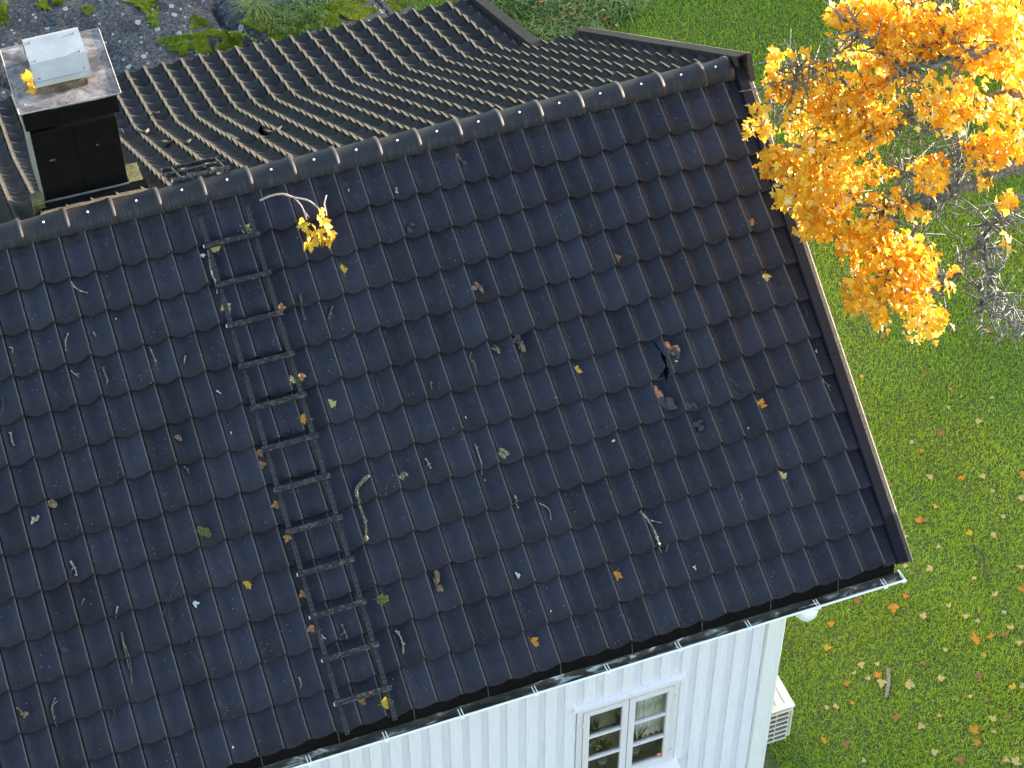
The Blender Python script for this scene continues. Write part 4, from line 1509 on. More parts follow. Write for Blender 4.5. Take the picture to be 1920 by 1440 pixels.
moss_patch([(405, 76, 84, 26, -0.22, 0.42), (350, 95, 28, 14, 0.2, 0.10), (470, 55, 45, 22, -0.2, 0.14), (372, 42, 16, 11, 0, 0.05), (268, 5, 26, 14, 0.1, 0.07), (288, 35, 9, 16, 0.2, 0.04),
            (5, 28, 10, 18, 0, 0.03), (108, 3, 10, 7, 0, 0.02), (640, 18, 60, 20, -0.1, 0.16), (590, 40, 50, 20, -0.2, 0.09), (750, 8, 24, 10, 0, 0.05), (525, 70, 40, 14, -0.25, 0.06), (82, 12, 12, 8, 0.3, 0.02), (166, 20, 10, 7, 0, 0.015)], 46000, 'moss')
moss_patch([(520, 45, 60, 26, -0.2, 0.4), (570, 25, 60, 26, 0, 0.4), (820, 12, 50, 12, -0.1, 0.35), ], 2200, 'rock_turf', (0.03, 0.10), 0.6, 'wild')
# one tussock with long bleached blades
gp = rock_hit(482, 22)
k = 420
P = np.tile(gp, (k, 1)) + rng.normal(0, 0.05, (k, 3)) * [1, 1, 0.1]
tb = blades(P, rng.uniform(0.12, 0.30, k), rng.uniform(0.004, 0.008, k), rng.uniform(0.6, 1.6, k), M['wild'], 'grass_tussock', np.clip(rng.normal(0.68, 0.15, k), 0, 1))
del tb['kind']
setp(tb, 'pale grass tussock with long blades growing from moss on the rock', 'grass tuft')

# ------------------------------------------------------------------ leaves
MAPLE_H = [(0.0, 0.0), (0.045, -0.015), (0.10, -0.09), (0.22, -0.12), (0.20, -0.02), (0.36, -0.02), (0.33, 0.06), (0.47, 0.20), (0.60, 0.36), (0.44, 0.36), (0.45, 0.46), (0.33, 0.42), (0.20, 0.40), (0.22, 0.55), (0.31, 0.66), (0.17, 0.70), (0.14, 0.84), (0.07, 0.82), (0.0, 1.02)]
MAPLE = MAPLE_H + [(-x_, y_) for x_, y_ in MAPLE_H[-2:0:-1]]


def leaf_mesh(name, size, curl, seed, mat, stem=True):
    r_ = random.Random(seed)
    pts = [(x_ * (1 + r_.gauss(0, 0.06)), (y_ - 0.35) * (1 + r_.gauss(0, 0.04))) for x_, y_ in MAPLE]
    c1, c2 = r_.uniform(0.5, 1) * curl, r_.uniform(-0.6, 1) * curl
    V_ = [(0, 0.0, 0.0)]
    for x_, y_ in pts:
        V_.append((x_, y_, c1 * x_ * x_ * 1.2 + c2 * y_ * y_ + abs(x_) * 0.10 + r_.gauss(0, 0.012)))
    n_ = len(pts)
    F_ = [(0, 1 + i, 1 + (i + 1) % n_) for i in range(n_)]
    if stem:
        b = len(V_)
        V_ += [(-0.012, -0.35, 0.0), (0.012, -0.35, 0.0), (0.05 + 0.012, -0.80, 0.10), (0.05 - 0.012, -0.80, 0.10)]
        F_.append((b, b + 1, b + 2, b + 3))
    me = bpy.data.meshes.new(name)
    lo = min(v_[2] for v_ in V_)
    me.from_pydata([(x_ * size, y_ * size, (z_ - lo) * size) for x_, y_, z_ in V_], [], F_)
    me.materials.append(mat)
    return me


LEAFM = {c: [leaf_mesh('fallen_leaf', 1.0, cu_, 10 * i + hash(c) % 7 * 0 + len(c), LEAFC[c]) for i, cu_ in enumerate((0.10, 0.35, 0.6))] for c in LEAFC}


def place(me, name, P, ex, nv, rot, size, label, cat, group=None, tilt=0.0):
    o = bpy.data.objects.new(name, me)
    COL.objects.link(o)
    n_ = Vector(nv).normalized(); t_ = Vector(ex); t_ = (t_ - n_ * t_.dot(n_)).normalized(); b_ = n_.cross(t_)
    R = Matrix((t_, b_, n_)).transposed()
    R = R @ Matrix.Rotation(rot, 3, 'Z') @ Matrix.Rotation(tilt, 3, 'X')
    o.matrix_basis = Matrix.Translation(Vector(P)) @ R.to_4x4() @ Matrix.Scale(size, 4)
    return setp(o, label, cat, group)


NUMW = ['zero', 'first', 'second', 'third', 'fourth', 'fifth', 'sixth', 'seventh', 'eighth', 'ninth', 'tenth', 'eleventh', 'twelfth', 'thirteenth', 'fourteenth', 'fifteenth', 'sixteenth', 'seventeenth', 'eighteenth', 'nineteenth', 'twentieth',
        'twenty-first', 'twenty-second', 'twenty-third', 'twenty-fourth', 'twenty-fifth', 'twenty-sixth', 'twenty-seventh', 'twenty-eighth', 'twenty-ninth', 'thirtieth']
used_labels = {}


def uniq(lb, alts=('upper', 'lower', 'third')):
    if lb not in used_labels:
        used_labels[lb] = 1
        return lb
    used_labels[lb] += 1
    return lb + ', ' + ('the lower one', 'the lowest one', 'the smallest one')[used_labels[lb] - 2]


def where_front(x, s):
    row = max(1, int(math.ceil((s - 0.32) / G)) + 1)
    rw = NUMW[row] + ' tile row'
    if x > LX1 + 0.05:
        k_ = int((x - LX1) / W) + 1
        sd = f'{NUMW[k_]} roll right of ladder'
    elif x < LX0 - 0.05:
        k_ = int((LX0 - x) / W) + 1
        sd = f'{NUMW[k_]} roll left of ladder'
    else:
        sd = 'between the ladder rails' if LX0 + 0.04 < x < LX1 - 0.04 else ('on the left ladder rail' if x < 1.66 else 'on the right ladder rail')
    return rw, sd


roof_leaves = [(643, 504, 'yellow', 'small five-pointed yellow'), (622, 756, 'pale', 'pale yellow'), (1083, 694, 'yellow', 'small yellow'), (1427, 757, 'orange', 'crumpled orange'), (1467, 892, 'pale', 'pale yellow'),
               (1157, 1080, 'orange', 'bright orange'), (1003, 1204, 'orange', 'dark orange'), (463, 1097, 'yellow', 'tiny yellow'), (724, 1318, 'yellow', 'folded yellow'), (716, 1125, 'green', 'green-yellow'),
               (1436, 521, 'pale', 'half curled pale'), (1407, 418, 'brown', 'brown dried'), (463, 431, 'pale', 'tan folded'), (403, 462, 'pale', 'tan withered'), (565, 708, 'brown', 'red-brown'), (551, 712, 'pale', 'pale yellow'),
               (486, 850, 'brown', 'red-brown crumpled'), (491, 872, 'brown', 'dark brown'), (538, 1010, 'brown', 'rusty orange'), (1157, 484, 'brown', 'dark reddish'), (424, 578, 'pale', 'dull yellow'), (527, 577, 'brown', 'rust coloured'),
               (572, 786, 'orange', 'orange-brown'), (516, 948, 'brown', 'rusty curled'), (567, 1115, 'brown', 'small rusty'), (583, 1180, 'brown', 'rusty bent'), (680, 1315, 'brown', 'tan-brown'), (1250, 756, 'brown', 'dark brown')]
for i, (px, py, c, words) in enumerate(roof_leaves):
    onlad = 360 < px < 740 and abs(front_xs(px, py, 0.09)[0] - 1.66) < 0.24
    off = 0.055 if not onlad else 0.075
    x, s = front_xs(px, py, off)
    h = tile_h(x, s) if not onlad else max(tile_h(x, s), 0.04 if abs(x - 1.66) < 0.15 else 0.095)
    rw, sd = where_front(x, s)
    lb = uniq(f'{words} leaf on roof, {rw}, {sd}')
    sz_ = 0.075 if 'tiny' in words or 'small' in words or 'pale' in words else 0.085
    if c == 'brown': sz_ = 0.062
    place(LEAFM[c][2 if ('crump' in words or 'fold' in words or 'curl' in words or c == 'brown') else i % 2], 'fallen_leaf', front_pt(x, s, h + 0.004), EX, NF, random.uniform(0, 6.28), sz_, lb, 'leaf', 'fallen leaves on the front roof', random.uniform(-0.15, 0.15))
# yellow leaves caught in the open end of the hood
for k, (dx, dy, dz, c) in enumerate(((-0.02, 0.66, 0.03, 'yellow'), (-0.03, 0.71, 0.10, 'yellow'), (-0.035, 0.78, 0.05, 'yellow'), (-0.01, 0.64, 0.08, 'orange'))):
    place(LEAFM[c][2], 'fallen_leaf', (hx0 + dx, dy, hz + dz), EX, (-0.8, -0.3, 0.5), k * 1.3, 0.10, ('yellow leaf jammed lowest under the open hood end', 'bright yellow leaf standing up in the left hood opening', 'yellow leaf farthest back in the left hood opening', 'orange leaf at front corner of the left hood opening')[k], 'leaf', 'leaves caught in the chimney hood', 0.4)

# fallen leaves on the lawn -------------------------------------------------
A_ = [(1325, 60, 'o'), (1360, 62, 'b'), (1608, 132, 'y'), (1745, 145, 'p'), (1250, 152, 'y'), (1435, 212, 'p-'), (1385, 333, 'p'), (1250, 318, 'p-'), (1800, 40, 'p-'), (1900, 325, 'p'), (1635, 388, 'p-'), (1897, 452, 'o'), (1755, 478, 'p'), (1248, 490, 'o'), (1183, 557, 'o+'), (980, 515, 'b'), (1495, 540, 'p-'), (1350, 600, 'p'), (1590, 603, 'p'), (1655, 627, 'p-'), (1803, 578, 'p-'), (1840, 665, 'p'), (833, 645, 'o'), (812, 778, 'y'), (1638, 720, 'o+'), (1650, 745, 'o'), (1728, 715, 'o'), (1805, 705, 'b'), (1890, 752, 'p'), (1690, 820, 'y-'), (1475, 790, 'p-'), (1858, 852, 'b-'), (1348, 865, 'b-'), (1003, 878, 'p'), (1090, 870, 'p-'), (962, 920, 'p-'), (1095, 930, 'o'), (1040, 950, 'p-'), (1115, 980, 'p+'), (922, 982, 'o'), (1272, 988, 'p+'), (1450, 950, 'p'), (1660, 935, 'b'), (1852, 1000, 'y'), (1910, 998, 'p'), (858, 1110, 'p'), (952, 1088, 'o-'), (808, 1115, 'p-'), (1615, 1052, 'p-'), (1705, 1070, 'b-'), (1195, 1178, 'b'), (1335, 1220, 'p'), (1438, 1160, 'y-'), (1738, 1180, 'p'), (1828, 1160, 'b-'), (1637, 1240, 'o+'), (1648, 1312, 'o'), (1745, 1250, 'p-'), (790, 1300, 'o'), (917, 1318, 'b'), (1413, 1365, 'p'), (1015, 1413, 'p-'), (1555, 1415, 'b+'), (1815, 1412, 'p'), (1870, 1415, 'p+'), (1285, 1415, 'b-')]
B_ = [(1003, 695, 'y-'), (1500, 762, 'o-'), (1490, 870, 'p-'), (1660, 945, 'p'), (1603, 978, 'o'), (1450, 1010, 'b'), (1338, 1112, 'o-'), (1285, 1062, 'p-'), (1385, 1258, 'p'), (1565, 1265, 'o'), (1685, 1255, 'p'), (1420, 1425, 'y'), (1165, 1305, 'b'), (1740, 1335, 'p-'), (1900, 1375, 'p'), (1910, 1245, 'o'), (1240, 450, 'p-'), (1525, 430, 'b'), (1715, 435, 'b'), (1130, 465, 'b'), (1370, 675, 'b-'), (1890, 100, 'p-'), (1738, 812, 'p-')]
C_ = [(1660, 330, 'o+'), (1180, 380, 'p'), (1625, 255, 'p'), (1365, 20, 'o+'), (920, 150, 'o'), (850, 210, 'b'), (765, 50, 'b+'), (1190, 115, 'b'), (1320, 210, 'b'), (1270, 280, 'b'), (1310, 330, 'b'), (1775, 120, 'b+'), (1775, 410, 'p-')]
lawn = [(1280 + x / 3, 960 + y / 3, c) for x, y, c in A_] + [(1280 + x / 3, 480 + y / 3, c) for x, y, c in B_] + [(860 + x / 6, y / 6, c) for x, y, c in C_]
CN = {'o': 'orange', 'y': 'yellow', 'p': 'pale', 'b': 'brown'}
marks = {'heat pump': (1465, 1320), 'gutter end': (1690, 1092), 'roof corner': (1700, 1050), 'lean-to verge': (950, 45), 'rear verge': (1220, 95), 'stick on the lawn': (1662, 1285), 'tree tip': (1735, 600), 'middle of the verge': (1560, 620)}
seen = {}
order = []
for px, py, cc in lawn:
    c = CN[cc[0]]
    sz_ = {'-': 'small', '+': 'big'}.get(cc[1:], '')
    best = min(marks, key=lambda k_: math.hypot(px - marks[k_][0], py - marks[k_][1]))
    order.append((best, sz_, c, math.hypot(px - marks[best][0], py - marks[best][1]), px, py))
order.sort(key=lambda t: (t[0], t[1], t[2], t[3]))
cnt = {}
tot = {}
for t in order: tot[t[:3]] = tot.get(t[:3], 0) + 1
for mk, sz_, c, dd, px, py in order:
    key = (mk, sz_, c)
    cnt[key] = cnt.get(key, 0) + 1
    desc = (sz_ + ' ' + c).strip()
    if tot[key] == 1: lb = f'the only {desc or c} maple leaf in grass near the {mk}'
    elif cnt[key] == 1: lb = f'{desc} maple leaf in grass, nearest such leaf to the {mk}'
    else: lb = f'{desc} maple leaf in grass, {NUMW[cnt[key]]} such leaf out from the {mk}'
    P = ground_hit(px, py)
    P[2] += 0.045 if not (px < 1185 and py < 130) else 0.17
    size = {'small': 0.054, 'big': 0.104}.get(sz_, 0.078)
    nv = (random.gauss(0, 0.25), random.gauss(0, 0.25), 1)
    place(LEAFM[c][random.choice((0, 1, 1, 2))], 'fallen_leaf', P, EX, nv, random.uniform(0, 6.28), size, uniq(lb), 'leaf', 'fallen leaves in the grass')

# ------------------------------------------------------------------ twigs and crumbs on the roof
def smooth_path(P, k=4):
    P = [np.array(p) for p in P]
    if len(P) == 2: P = [P[0], (P[0] + P[1]) / 2, P[1]]
    out = []
    for i in range(len(P) - 1):
        p0 = P[max(i - 1, 0)]; p1 = P[i]; p2 = P[i + 1]; p3 = P[min(i + 2, len(P) - 1)]
        for q in range(k):
            t = q / k
            out.append(0.5 * ((2 * p1) + (-p0 + p2) * t + (2 * p0 - 5 * p1 + 4 * p2 - p3) * t * t + (-p0 + 3 * p1 - 3 * p2 + p3) * t ** 3))
    out.append(P[-1])
    return out


def twig(paths, rad, mat, words, name='twig', cat='twig', lift=0.0, knob=True):
    m = MB()
    x0_, s0_ = None, None
    for kk, pth in enumerate(paths):
        pts = []
        for (px, py) in pth:
            x, s = front_xs(px, py, 0.045)
            pts.append((x, s))
        if x0_ is None:
            x0_ = sum(p[0] for p in pts) / len(pts); s0_ = sum(p[1] for p in pts) / len(pts)
        raw = [front_pt(x, s, 0) for x, s in pts]
        sm = smooth_path(raw, 4)
        res = []
        for p in sm:
            x = p[0]; s = float(p @ SF)
            hh = max(tile_h(x + d, s) for d in (-0.025, 0, 0.025))
            res.append(np.array(p) + NF * (hh + rad * 0.7 + lift + abs(random.gauss(0, rad * 0.4))))
        r0 = rad if kk == 0 else rad * 0.65
        n_ = len(res)
        rads = [r0 * (1.0 - 0.55 * i / (n_ - 1)) * random.uniform(0.75, 1.25) for i in range(n_)]
        m.tube(res, rads, 6)
        if knob and kk == 0 and rad > 0.005:
            for q in range(3):
                c_ = res[random.randrange(n_)]
                m.tube([c_ - NF * rad * 0.5, c_ + NF * rad * 1.2 + EX * random.uniform(-1, 1) * rad * 2], [rad * 1.3, rad * 0.5], 5)
    rw, sd = where_front(x0_, s0_)
    lb = uniq(f'{words}, {rw}, {sd}')
    o = m.build(name, mat, origin=front_pt(x0_, s0_, 0.03), smooth=True)
    return setp(o, lb, cat, 'twigs and bark fallen on the front roof')


TP, TD, TM = M['twig_pale'], M['twig_dark'], M['twig_moss']
twig([[(134, 530), (140, 540), (150, 546), (163, 548)]], 0.007, TP, 'curved pale twig')
twig([[(128, 624), (123, 640), (124, 660)]], 0.006, TP, 'thin bent pale twig')
twig([[(175, 622), (179, 630)]], 0.006, TP, 'tiny pale twig')
twig([[(18, 652), (24, 654), (23, 664)]], 0.006, TP, 'hooked pale twig')
twig([[(281, 652), (286, 664), (290, 674), (295, 680)], [(286, 664), (293, 688)]], 0.007, TM, 'knotty forked twig')
twig([[(347, 667), (345, 682)]], 0.007, TP, 'short pale stick')
twig([[(193, 690), (197, 702), (201, 712), (200, 724)]], 0.007, TM, 'knobbly mossy twig')
twig([[(134, 697), (142, 703), (148, 708)], [(140, 702), (150, 700)]], 0.005, TP, 'forked thin pale twig')
twig([[(3, 745), (6, 757), (4, 772)]], 0.006, TD, 'dark bent twig')
twig([[(20, 811), (22, 825), (26, 836)]], 0.008, TP, 'short thick pale stick')
twig([[(345, 875), (351, 880), (354, 886)], [(351, 880), (356, 876)]], 0.006, TM, 'small y-shaped twig')
twig([[(132, 1053), (138, 1062), (142, 1070), (144, 1080)], [(138, 1062), (135, 1070)]], 0.008, TP, 'hooked whitish twig')
twig([[(158, 1121), (153, 1134)]], 0.005, TP, 'fine pale twig')
twig([[(220, 1137), (217, 1157)]], 0.009, TP, 'straight pale stick')
twig([[(335, 1090), (322, 1112), (310, 1140), (302, 1166)], [(315, 1128), (319, 1160), (322, 1190), (328, 1196)]], 0.004, TD, 'long thin forked dark twig')
twig([[(228, 1187), (232, 1210), (238, 1235), (242, 1255)], [(232, 1205), (244, 1240), (247, 1282)]], 0.008, TM, 'long mossy twig')
twig([[(104, 1308), (98, 1325), (101, 1345), (106, 1362)], [(98, 1325), (110, 1312)]], 0.008, TM, 'lichened forked twig')
twig([[(33, 1328), (42, 1336), (46, 1345)]], 0.009, M['bark_brown'], 'curled bark twig')
twig([[(212, 1326), (214, 1338), (212, 1350)]], 0.006, TD, 'short dark twig')
twig([[(562, 552), (565, 575), (571, 600)]], 0.011, TD, 'thick dark broken stick')
twig([[(625, 573), (619, 586), (616, 598)], [(619, 586), (626, 594)]], 0.010, M['bark_brown'], 'curled brown bark twig')
twig([[(690, 893), (675, 908), (667, 922), (671, 940), (678, 960), (685, 985), (684, 1017)], [(671, 938), (676, 950)]], 0.017, TM, 'large crooked mossy branch', 'branch', 'branch')
twig([[(741, 1182), (750, 1192), (755, 1208), (755, 1226)]], 0.010, TP, 'curved white twig')
twig([[(1199, 960), (1210, 972), (1222, 990), (1230, 1015), (1240, 1036)], [(1218, 976), (1230, 978), (1240, 981)], [(1230, 1012), (1235, 1028)]], 0.011, M['tree_bark'], 'large forked lichened branch', 'branch', 'branch')
twig([[(963, 931), (967, 940), (970, 952)], [(967, 940), (962, 945)]], 0.007, TP, 'small pale y-shaped twig')
twig([[(1010, 945), (1020, 948), (1031, 957), (1032, 976)]], 0.007, TP, 'hooked pale twig')
twig([[(891, 832), (896, 850), (901, 868), (904, 890)]], 0.006, TP, 'thin straight pale twig')
twig([[(883, 661), (881, 672), (888, 680), (893, 700)]], 0.005, TM, 'thin crooked twig')
twig([[(707, 711), (710, 728), (717, 748), (719, 765)]], 0.004, TD, 'thin dark twig')
twig([[(807, 716), (808, 732)]], 0.007, TM, 'short olive stick')
twig([[(797, 861), (803, 868), (806, 878)], [(803, 868), (800, 876)]], 0.007, TP, 'y-shaped pale twig')
twig([[(1540, 712), (1548, 722), (1556, 734)], [(1548, 722), (1560, 724)]], 0.006, TM, 'mossy twig beside the verge')
twig([[(1508, 572), (1512, 582), (1514, 592)], [(1511, 580), (1518, 578)]], 0.005, TD, 'dark twig beside the verge')
twig([[(1136, 903), (1140, 915), (1146, 925)]], 0.006, TD, 'dark short twig')
twig([[(690, 652), (698, 634), (713, 622)]], 0.003, TD, 'thin dark pine needle')
twig([[(390, 470), (394, 490), (396, 515), (404, 535), (407, 553)]], 0.011, M['twig_pale'], 'crooked whitish stick beside the ladder top', lift=0.02)
twig([[(855, 292), (862, 302), (874, 311)]], 0.013, TD, 'dark flat chip')
twig([[(1254, 1020), (1250, 1034)]], 0.004, TP, 'tiny pale twig')
twig([[(1490, 900), (1493, 915)]], 0.006, TD, 'dark little twig')
twig([[(428, 782), (432, 792), (428, 798)], [(432, 792), (436, 782)]], 0.005, TD, 'dark little forked twig')
twig([[(1388, 925), (1391, 935), (1385, 940)]], 0.005, TP, 'small pale hooked twig')
twig([[(560, 1270), (564, 1282), (562, 1292)]], 0.005, TP, 'fine bent twig')
twig([[(590, 1165), (598, 1185), (600, 1205)], [(598, 1185), (604, 1178)]], 0.006, TM, 'twisted twig')
twig([[(640, 1170), (646, 1185), (650, 1196)], [(646, 1185), (638, 1192)]], 0.007, TM, 'green-grey forked twig')


def chunk(px, py, l_, wd, th, rot, mat, words, name='bark_piece', cat='bark', n_=3):
    x, s = front_xs(px, py, 0.05)
    if mat is M['white_bit']: l_, wd, th = l_ * 0.62, wd * 0.62, th * 0.7
    l_, wd = l_ * 0.82, wd * 0.78
    m = MB()
    r_ = random.Random(int(px * 7 + py))
    h = max(tile_h(x + d, s) for d in (-0.02, 0, 0.02))
    for k in range(n_):
        a_ = rot + r_.gauss(0, 0.5)
        d = (EX * math.cos(a_) + SF * math.sin(a_)); q = np.cross(NF, d)
        c = front_pt(x, s, h + th * 0.6) + d * r_.gauss(0, l_ * 0.25) + q * r_.gauss(0, wd * 0.4)
        L = l_ * r_.uniform(0.35, 0.6); Wd = wd * r_.uniform(0.3, 0.6)
        poly = [c + d * L * f1 + q * Wd * f2 for f1, f2 in ((-1, -0.7), (-0.2, -1.0), (0.9, -0.5), (1.0, 0.2), (0.4, 0.9), (-0.7, 0.8))]
        m.prism(poly, NF * th * r_.uniform(0.5, 1) + d * th * r_.gauss(0, 0.4))
    rw, sd = where_front(x, s)
    o = m.build(name, mat, origin=front_pt(x, s, h))
    return setp(o, uniq(f'{words}, {rw}, {sd}'), cat, 'twigs and bark fallen on the front roof')


BR, BB, SLT = M['bark_red'], M['bark_brown'], M['slate']
chunk(1254, 655, 0.10, 0.05, 0.03, 1.1, BR, 'orange-red bark sliver beside the broken tile')
chunk(1263, 672, 0.09, 0.05, 0.03, 1.0, SLT, 'black tile splinters beside the hole', 'tile_fragment', 'tile shard')
chunk(1266, 678, 0.035, 0.025, 0.02, 0.3, M['white_bit'], 'white crumb beside the hole', 'lichen_crumb', 'lichen', 2)
chunk(1235, 742, 0.11, 0.05, 0.03, 1.9, BR, 'pink-red bark splinter below the broken tile')
chunk(1247, 760, 0.12, 0.09, 0.03, 0.9, SLT, 'black splintered tile chips below the broken tile', 'tile_fragment', 'tile shard', 4)
chunk(1294, 762, 0.08, 0.05, 0.02, 1.2, SLT, 'black angular tile shard', 'tile_fragment', 'tile shard')
chunk(1312, 801, 0.08, 0.05, 0.02, 0.5, SLT, 'black curved tile shard', 'tile_fragment', 'tile shard')
chunk(972, 640, 0.08, 0.05, 0.03, 0.6, SLT, 'dark bark scales', 'bark_piece', 'bark')
chunk(978, 651, 0.08, 0.035, 0.03, 2.0, BB, 'pinkish brown bark piece')
chunk(931, 653, 0.08, 0.03, 0.02, 1.4, BB, 'dark brown bark piece')
chunk(898, 543, 0.08, 0.05, 0.03, 1.1, BB, 'brown curled bark piece')
chunk(817, 1085, 0.08, 0.05, 0.03, 1.5, BB, 'brown bark flake')
chunk(821, 1105, 0.05, 0.04, 0.03, 1.3, BB, 'small brown bark flake')
chunk(941, 856, 0.08, 0.06, 0.03, 0.4, M['twig_moss'], 'olive lichen lump', 'lichen_lump', 'lichen')
chunk(753, 893, 0.05, 0.05, 0.025, 0.4, M['twig_moss'], 'small olive lichen lump', 'lichen_lump', 'lichen')
chunk(768, 428, 0.06, 0.06, 0.02, 0.9, SLT, 'black moss patch', 'moss_tuft', 'moss')
chunk(385, 996, 0.09, 0.06, 0.03, 1.3, M['moss_bit'], 'yellow-green moss tuft', 'moss_tuft', 'moss', 5)
chunk(716, 1124, 0.05, 0.04, 0.025, 1.0, M['moss_bit'], 'small green moss tuft', 'moss_tuft', 'moss', 4)
chunk(97, 945, 0.08, 0.06, 0.025, 0.8, BB, 'dark brown leaf crumbs', 'bark_piece', 'bark', 4)
chunk(65, 975, 0.06, 0.035, 0.02, 1.9, M['twig_pale'], 'pale v-shaped bark splinter')
chunk(365, 1130, 0.06, 0.05, 0.02, 0.8, M['white_bit'], 'white lichen flake', 'lichen_crumb', 'lichen', 4)
chunk(972, 1078, 0.06, 0.04, 0.02, 1.8, M['white_bit'], 'white and grey lichen flake', 'lichen_crumb', 'lichen', 4)
chunk(1148, 484 + 343, 0.07, 0.03, 0.015, 2.6, M['white_bit'], 'pale green leaf shred', 'lichen_crumb', 'lichen', 2)
chunk(378, 480, 0.05, 0.04, 0.03, 0.4, M['white_bit'], 'white lichen lump beside ladder top', 'lichen_crumb', 'lichen', 3)
chunk(217, 597, 0.028, 0.026, 0.015, 0.4, M['white_bit'], 'round white speck', 'lichen_crumb', 'lichen', 1)
chunk(410, 735, 0.04, 0.025, 0.015, 0.7, M['white_bit'], 'white speck', 'lichen_crumb', 'lichen', 2)
chunk(433, 811, 0.04, 0.025, 0.015, 1.5, M['white_bit'], 'bluish white speck', 'lichen_crumb', 'lichen', 2)
chunk(337, 818, 0.06, 0.05, 0.02, 0.5, BB, 'grey-brown bark curl', 'bark_piece', 'bark')
chunk(435, 1400, 0.045, 0.03, 0.015, 1.2, M['white_bit'], 'white oval speck', 'lichen_crumb', 'lichen', 1)
chunk(45, 1337, 0.05, 0.04, 0.02, 0.5, BB, 'tan bark crumb', 'bark_piece', 'bark', 3)
chunk(122, 1220, 0.05, 0.04, 0.02, 1.0, SLT, 'dark bark crumb', 'bark_piece', 'bark', 3)
chunk(1302, 1065, 0.05, 0.03, 0.015, 1.3, M['white_bit'], 'white droppings', 'lichen_crumb', 'lichen', 3)
chunk(1402, 803, 0.03, 0.02, 0.012, 1.4, M['white_bit'], 'white oval speck', 'lichen_crumb', 'lichen', 1)
chunk(1530, 661, 0.04, 0.02, 0.012, 1.1, M['white_bit'], 'white speck beside the verge', 'lichen_crumb', 'lichen', 2)
chunk(1034, 1144, 0.03, 0.02, 0.012, 1.5, M['white_bit'], 'bright white speck', 'lichen_crumb', 'lichen', 1)
chunk(870, 782, 0.04, 0.025, 0.012, 0.8, M['white_bit'], 'white oblong speck', 'lichen_crumb', 'lichen', 1)
chunk(910, 900, 0.03, 0.02, 0.012, 0.8, M['white_bit'], 'small white speck', 'lichen_crumb', 'lichen', 1)
chunk(605, 1195, 0.06, 0.03, 0.02, 1.6, M['white_bit'], 'white debris on the ladder edge', 'lichen_crumb', 'lichen', 3)
chunk(742, 357 + 6, 0.05, 0.03, 0.015, 1.2, M['twig_pale'], 'pale seed husk', 'bark_piece', 'bark', 2)
chunk(657, 354, 0.05, 0.018, 0.012, 2.3, M['twig_pale'], 'slim pale seed wing', 'bark_piece', 'bark', 1)

# twigs on the rear slope
def rear_twig(paths, rad, mat, label):
    m = MB(); o0 = None
    for k, pth in enumerate(paths):
        P = smooth_path([back_pt(x, y, off) for x, y, off in pth])
        if o0 is None: o0 = P[0]
        m.tube(P, [rad * (1 - 0.4 * i / len(P)) for i in range(len(P))], 6)
    return setp(m.build('twig', mat, origin=o0, smooth=True), label, 'twig')


rear_twig([[(291, 224, 0.10), (288, 215, 0.13), (283, 208, 0.16), (284, 199, 0.19)], [(288, 215, 0.13), (293, 212, 0.16), (298, 210, 0.18)]], 0.010, BR, 'reddish forked twig stuck on rear tiles right of the chimney')
rear_twig([[(255, 240, 0.07), (262, 247, 0.09), (272, 248, 0.10), (278, 243, 0.08)]], 0.022, TD, 'dark clump of bark on rear tiles beside the chimney')
rear_twig([[(224, 236, 0.06), (229, 244, 0.09), (233, 252, 0.06)]], 0.011, TP, 'white splinter on rear tiles at the chimney side')
rear_twig([[(470, 155, 0.05), (476, 152, 0.07), (482, 158, 0.06)]], 0.014, BB, 'brown bark crumb on the lean-to tiles')

# sticks on the lawn
def lawn_stick(pth, rad, mat, label, lift=0.05):
    P = [ground_hit(*p) for p in pth]
    for p in P: p[2] += lift
    P = smooth_path(P)
    m = MB(); m.tube(P, [rad * random.uniform(0.7, 1.1) * (1 - 0.4 * i / len(P)) for i in range(len(P))], 7)
    return setp(m.build('stick', mat, origin=P[0], smooth=True), label, 'stick')


lawn_stick([(1664, 1260), (1665, 1278), (1663, 1298), (1660, 1313)], 0.026, TP, 'thick pale broken stick lying upright in the lower lawn')
lawn_stick([(1823, 1027), (1836, 1042), (1843, 1060), (1846, 1080), (1848, 1098)], 0.013, TD, 'thin dark crooked stick in the lawn near right edge')

# ------------------------------------------------------------------ broken-off leafy sprig on the ridge
spr = empty('maple_sprig', tuple(front_pt(2.3, 0.1, 0.08)), 'broken maple sprig with bright yellow leaves hanging over the ridge', 'branch')
pts = lambda L: smooth_path([front_pt(*front_xs(x, y, o_), o_) for x, y, o_ in L])
m = MB()
m.tube(pts([(487, 376, 0.06), (508, 367, 0.09), (530, 364, 0.12), (550, 370, 0.14), (575, 375, 0.17), (590, 384, 0.19), (598, 392, 0.20)]), [0.009] * 12 + [0.007] * 13, 6)
m.tube(pts([(551, 370, 0.14), (565, 386, 0.15), (571, 400, 0.16), (575, 412, 0.17)]), 0.006, 6)
m.tube(pts([(612, 366, 0.20), (608, 382, 0.20), (611, 396, 0.20), (612, 405, 0.19)]), 0.006, 6)
m.tube(pts([(571, 398, 0.16), (580, 408, 0.18)]), 0.004, 5)
m.build('stem', bark('sprig_bark', ((0.16, 0.11, 0.10), (0.34, 0.25, 0.22), (0.5, 0.42, 0.38)), 80), spr, smooth=True)
lb_ = MB()
SPR = leaf_material('sprig_leaf', ((0.55, 0.26, 0.02), (0.66, 0.42, 0.04), (0.50, 0.48, 0.06)), 0.4)
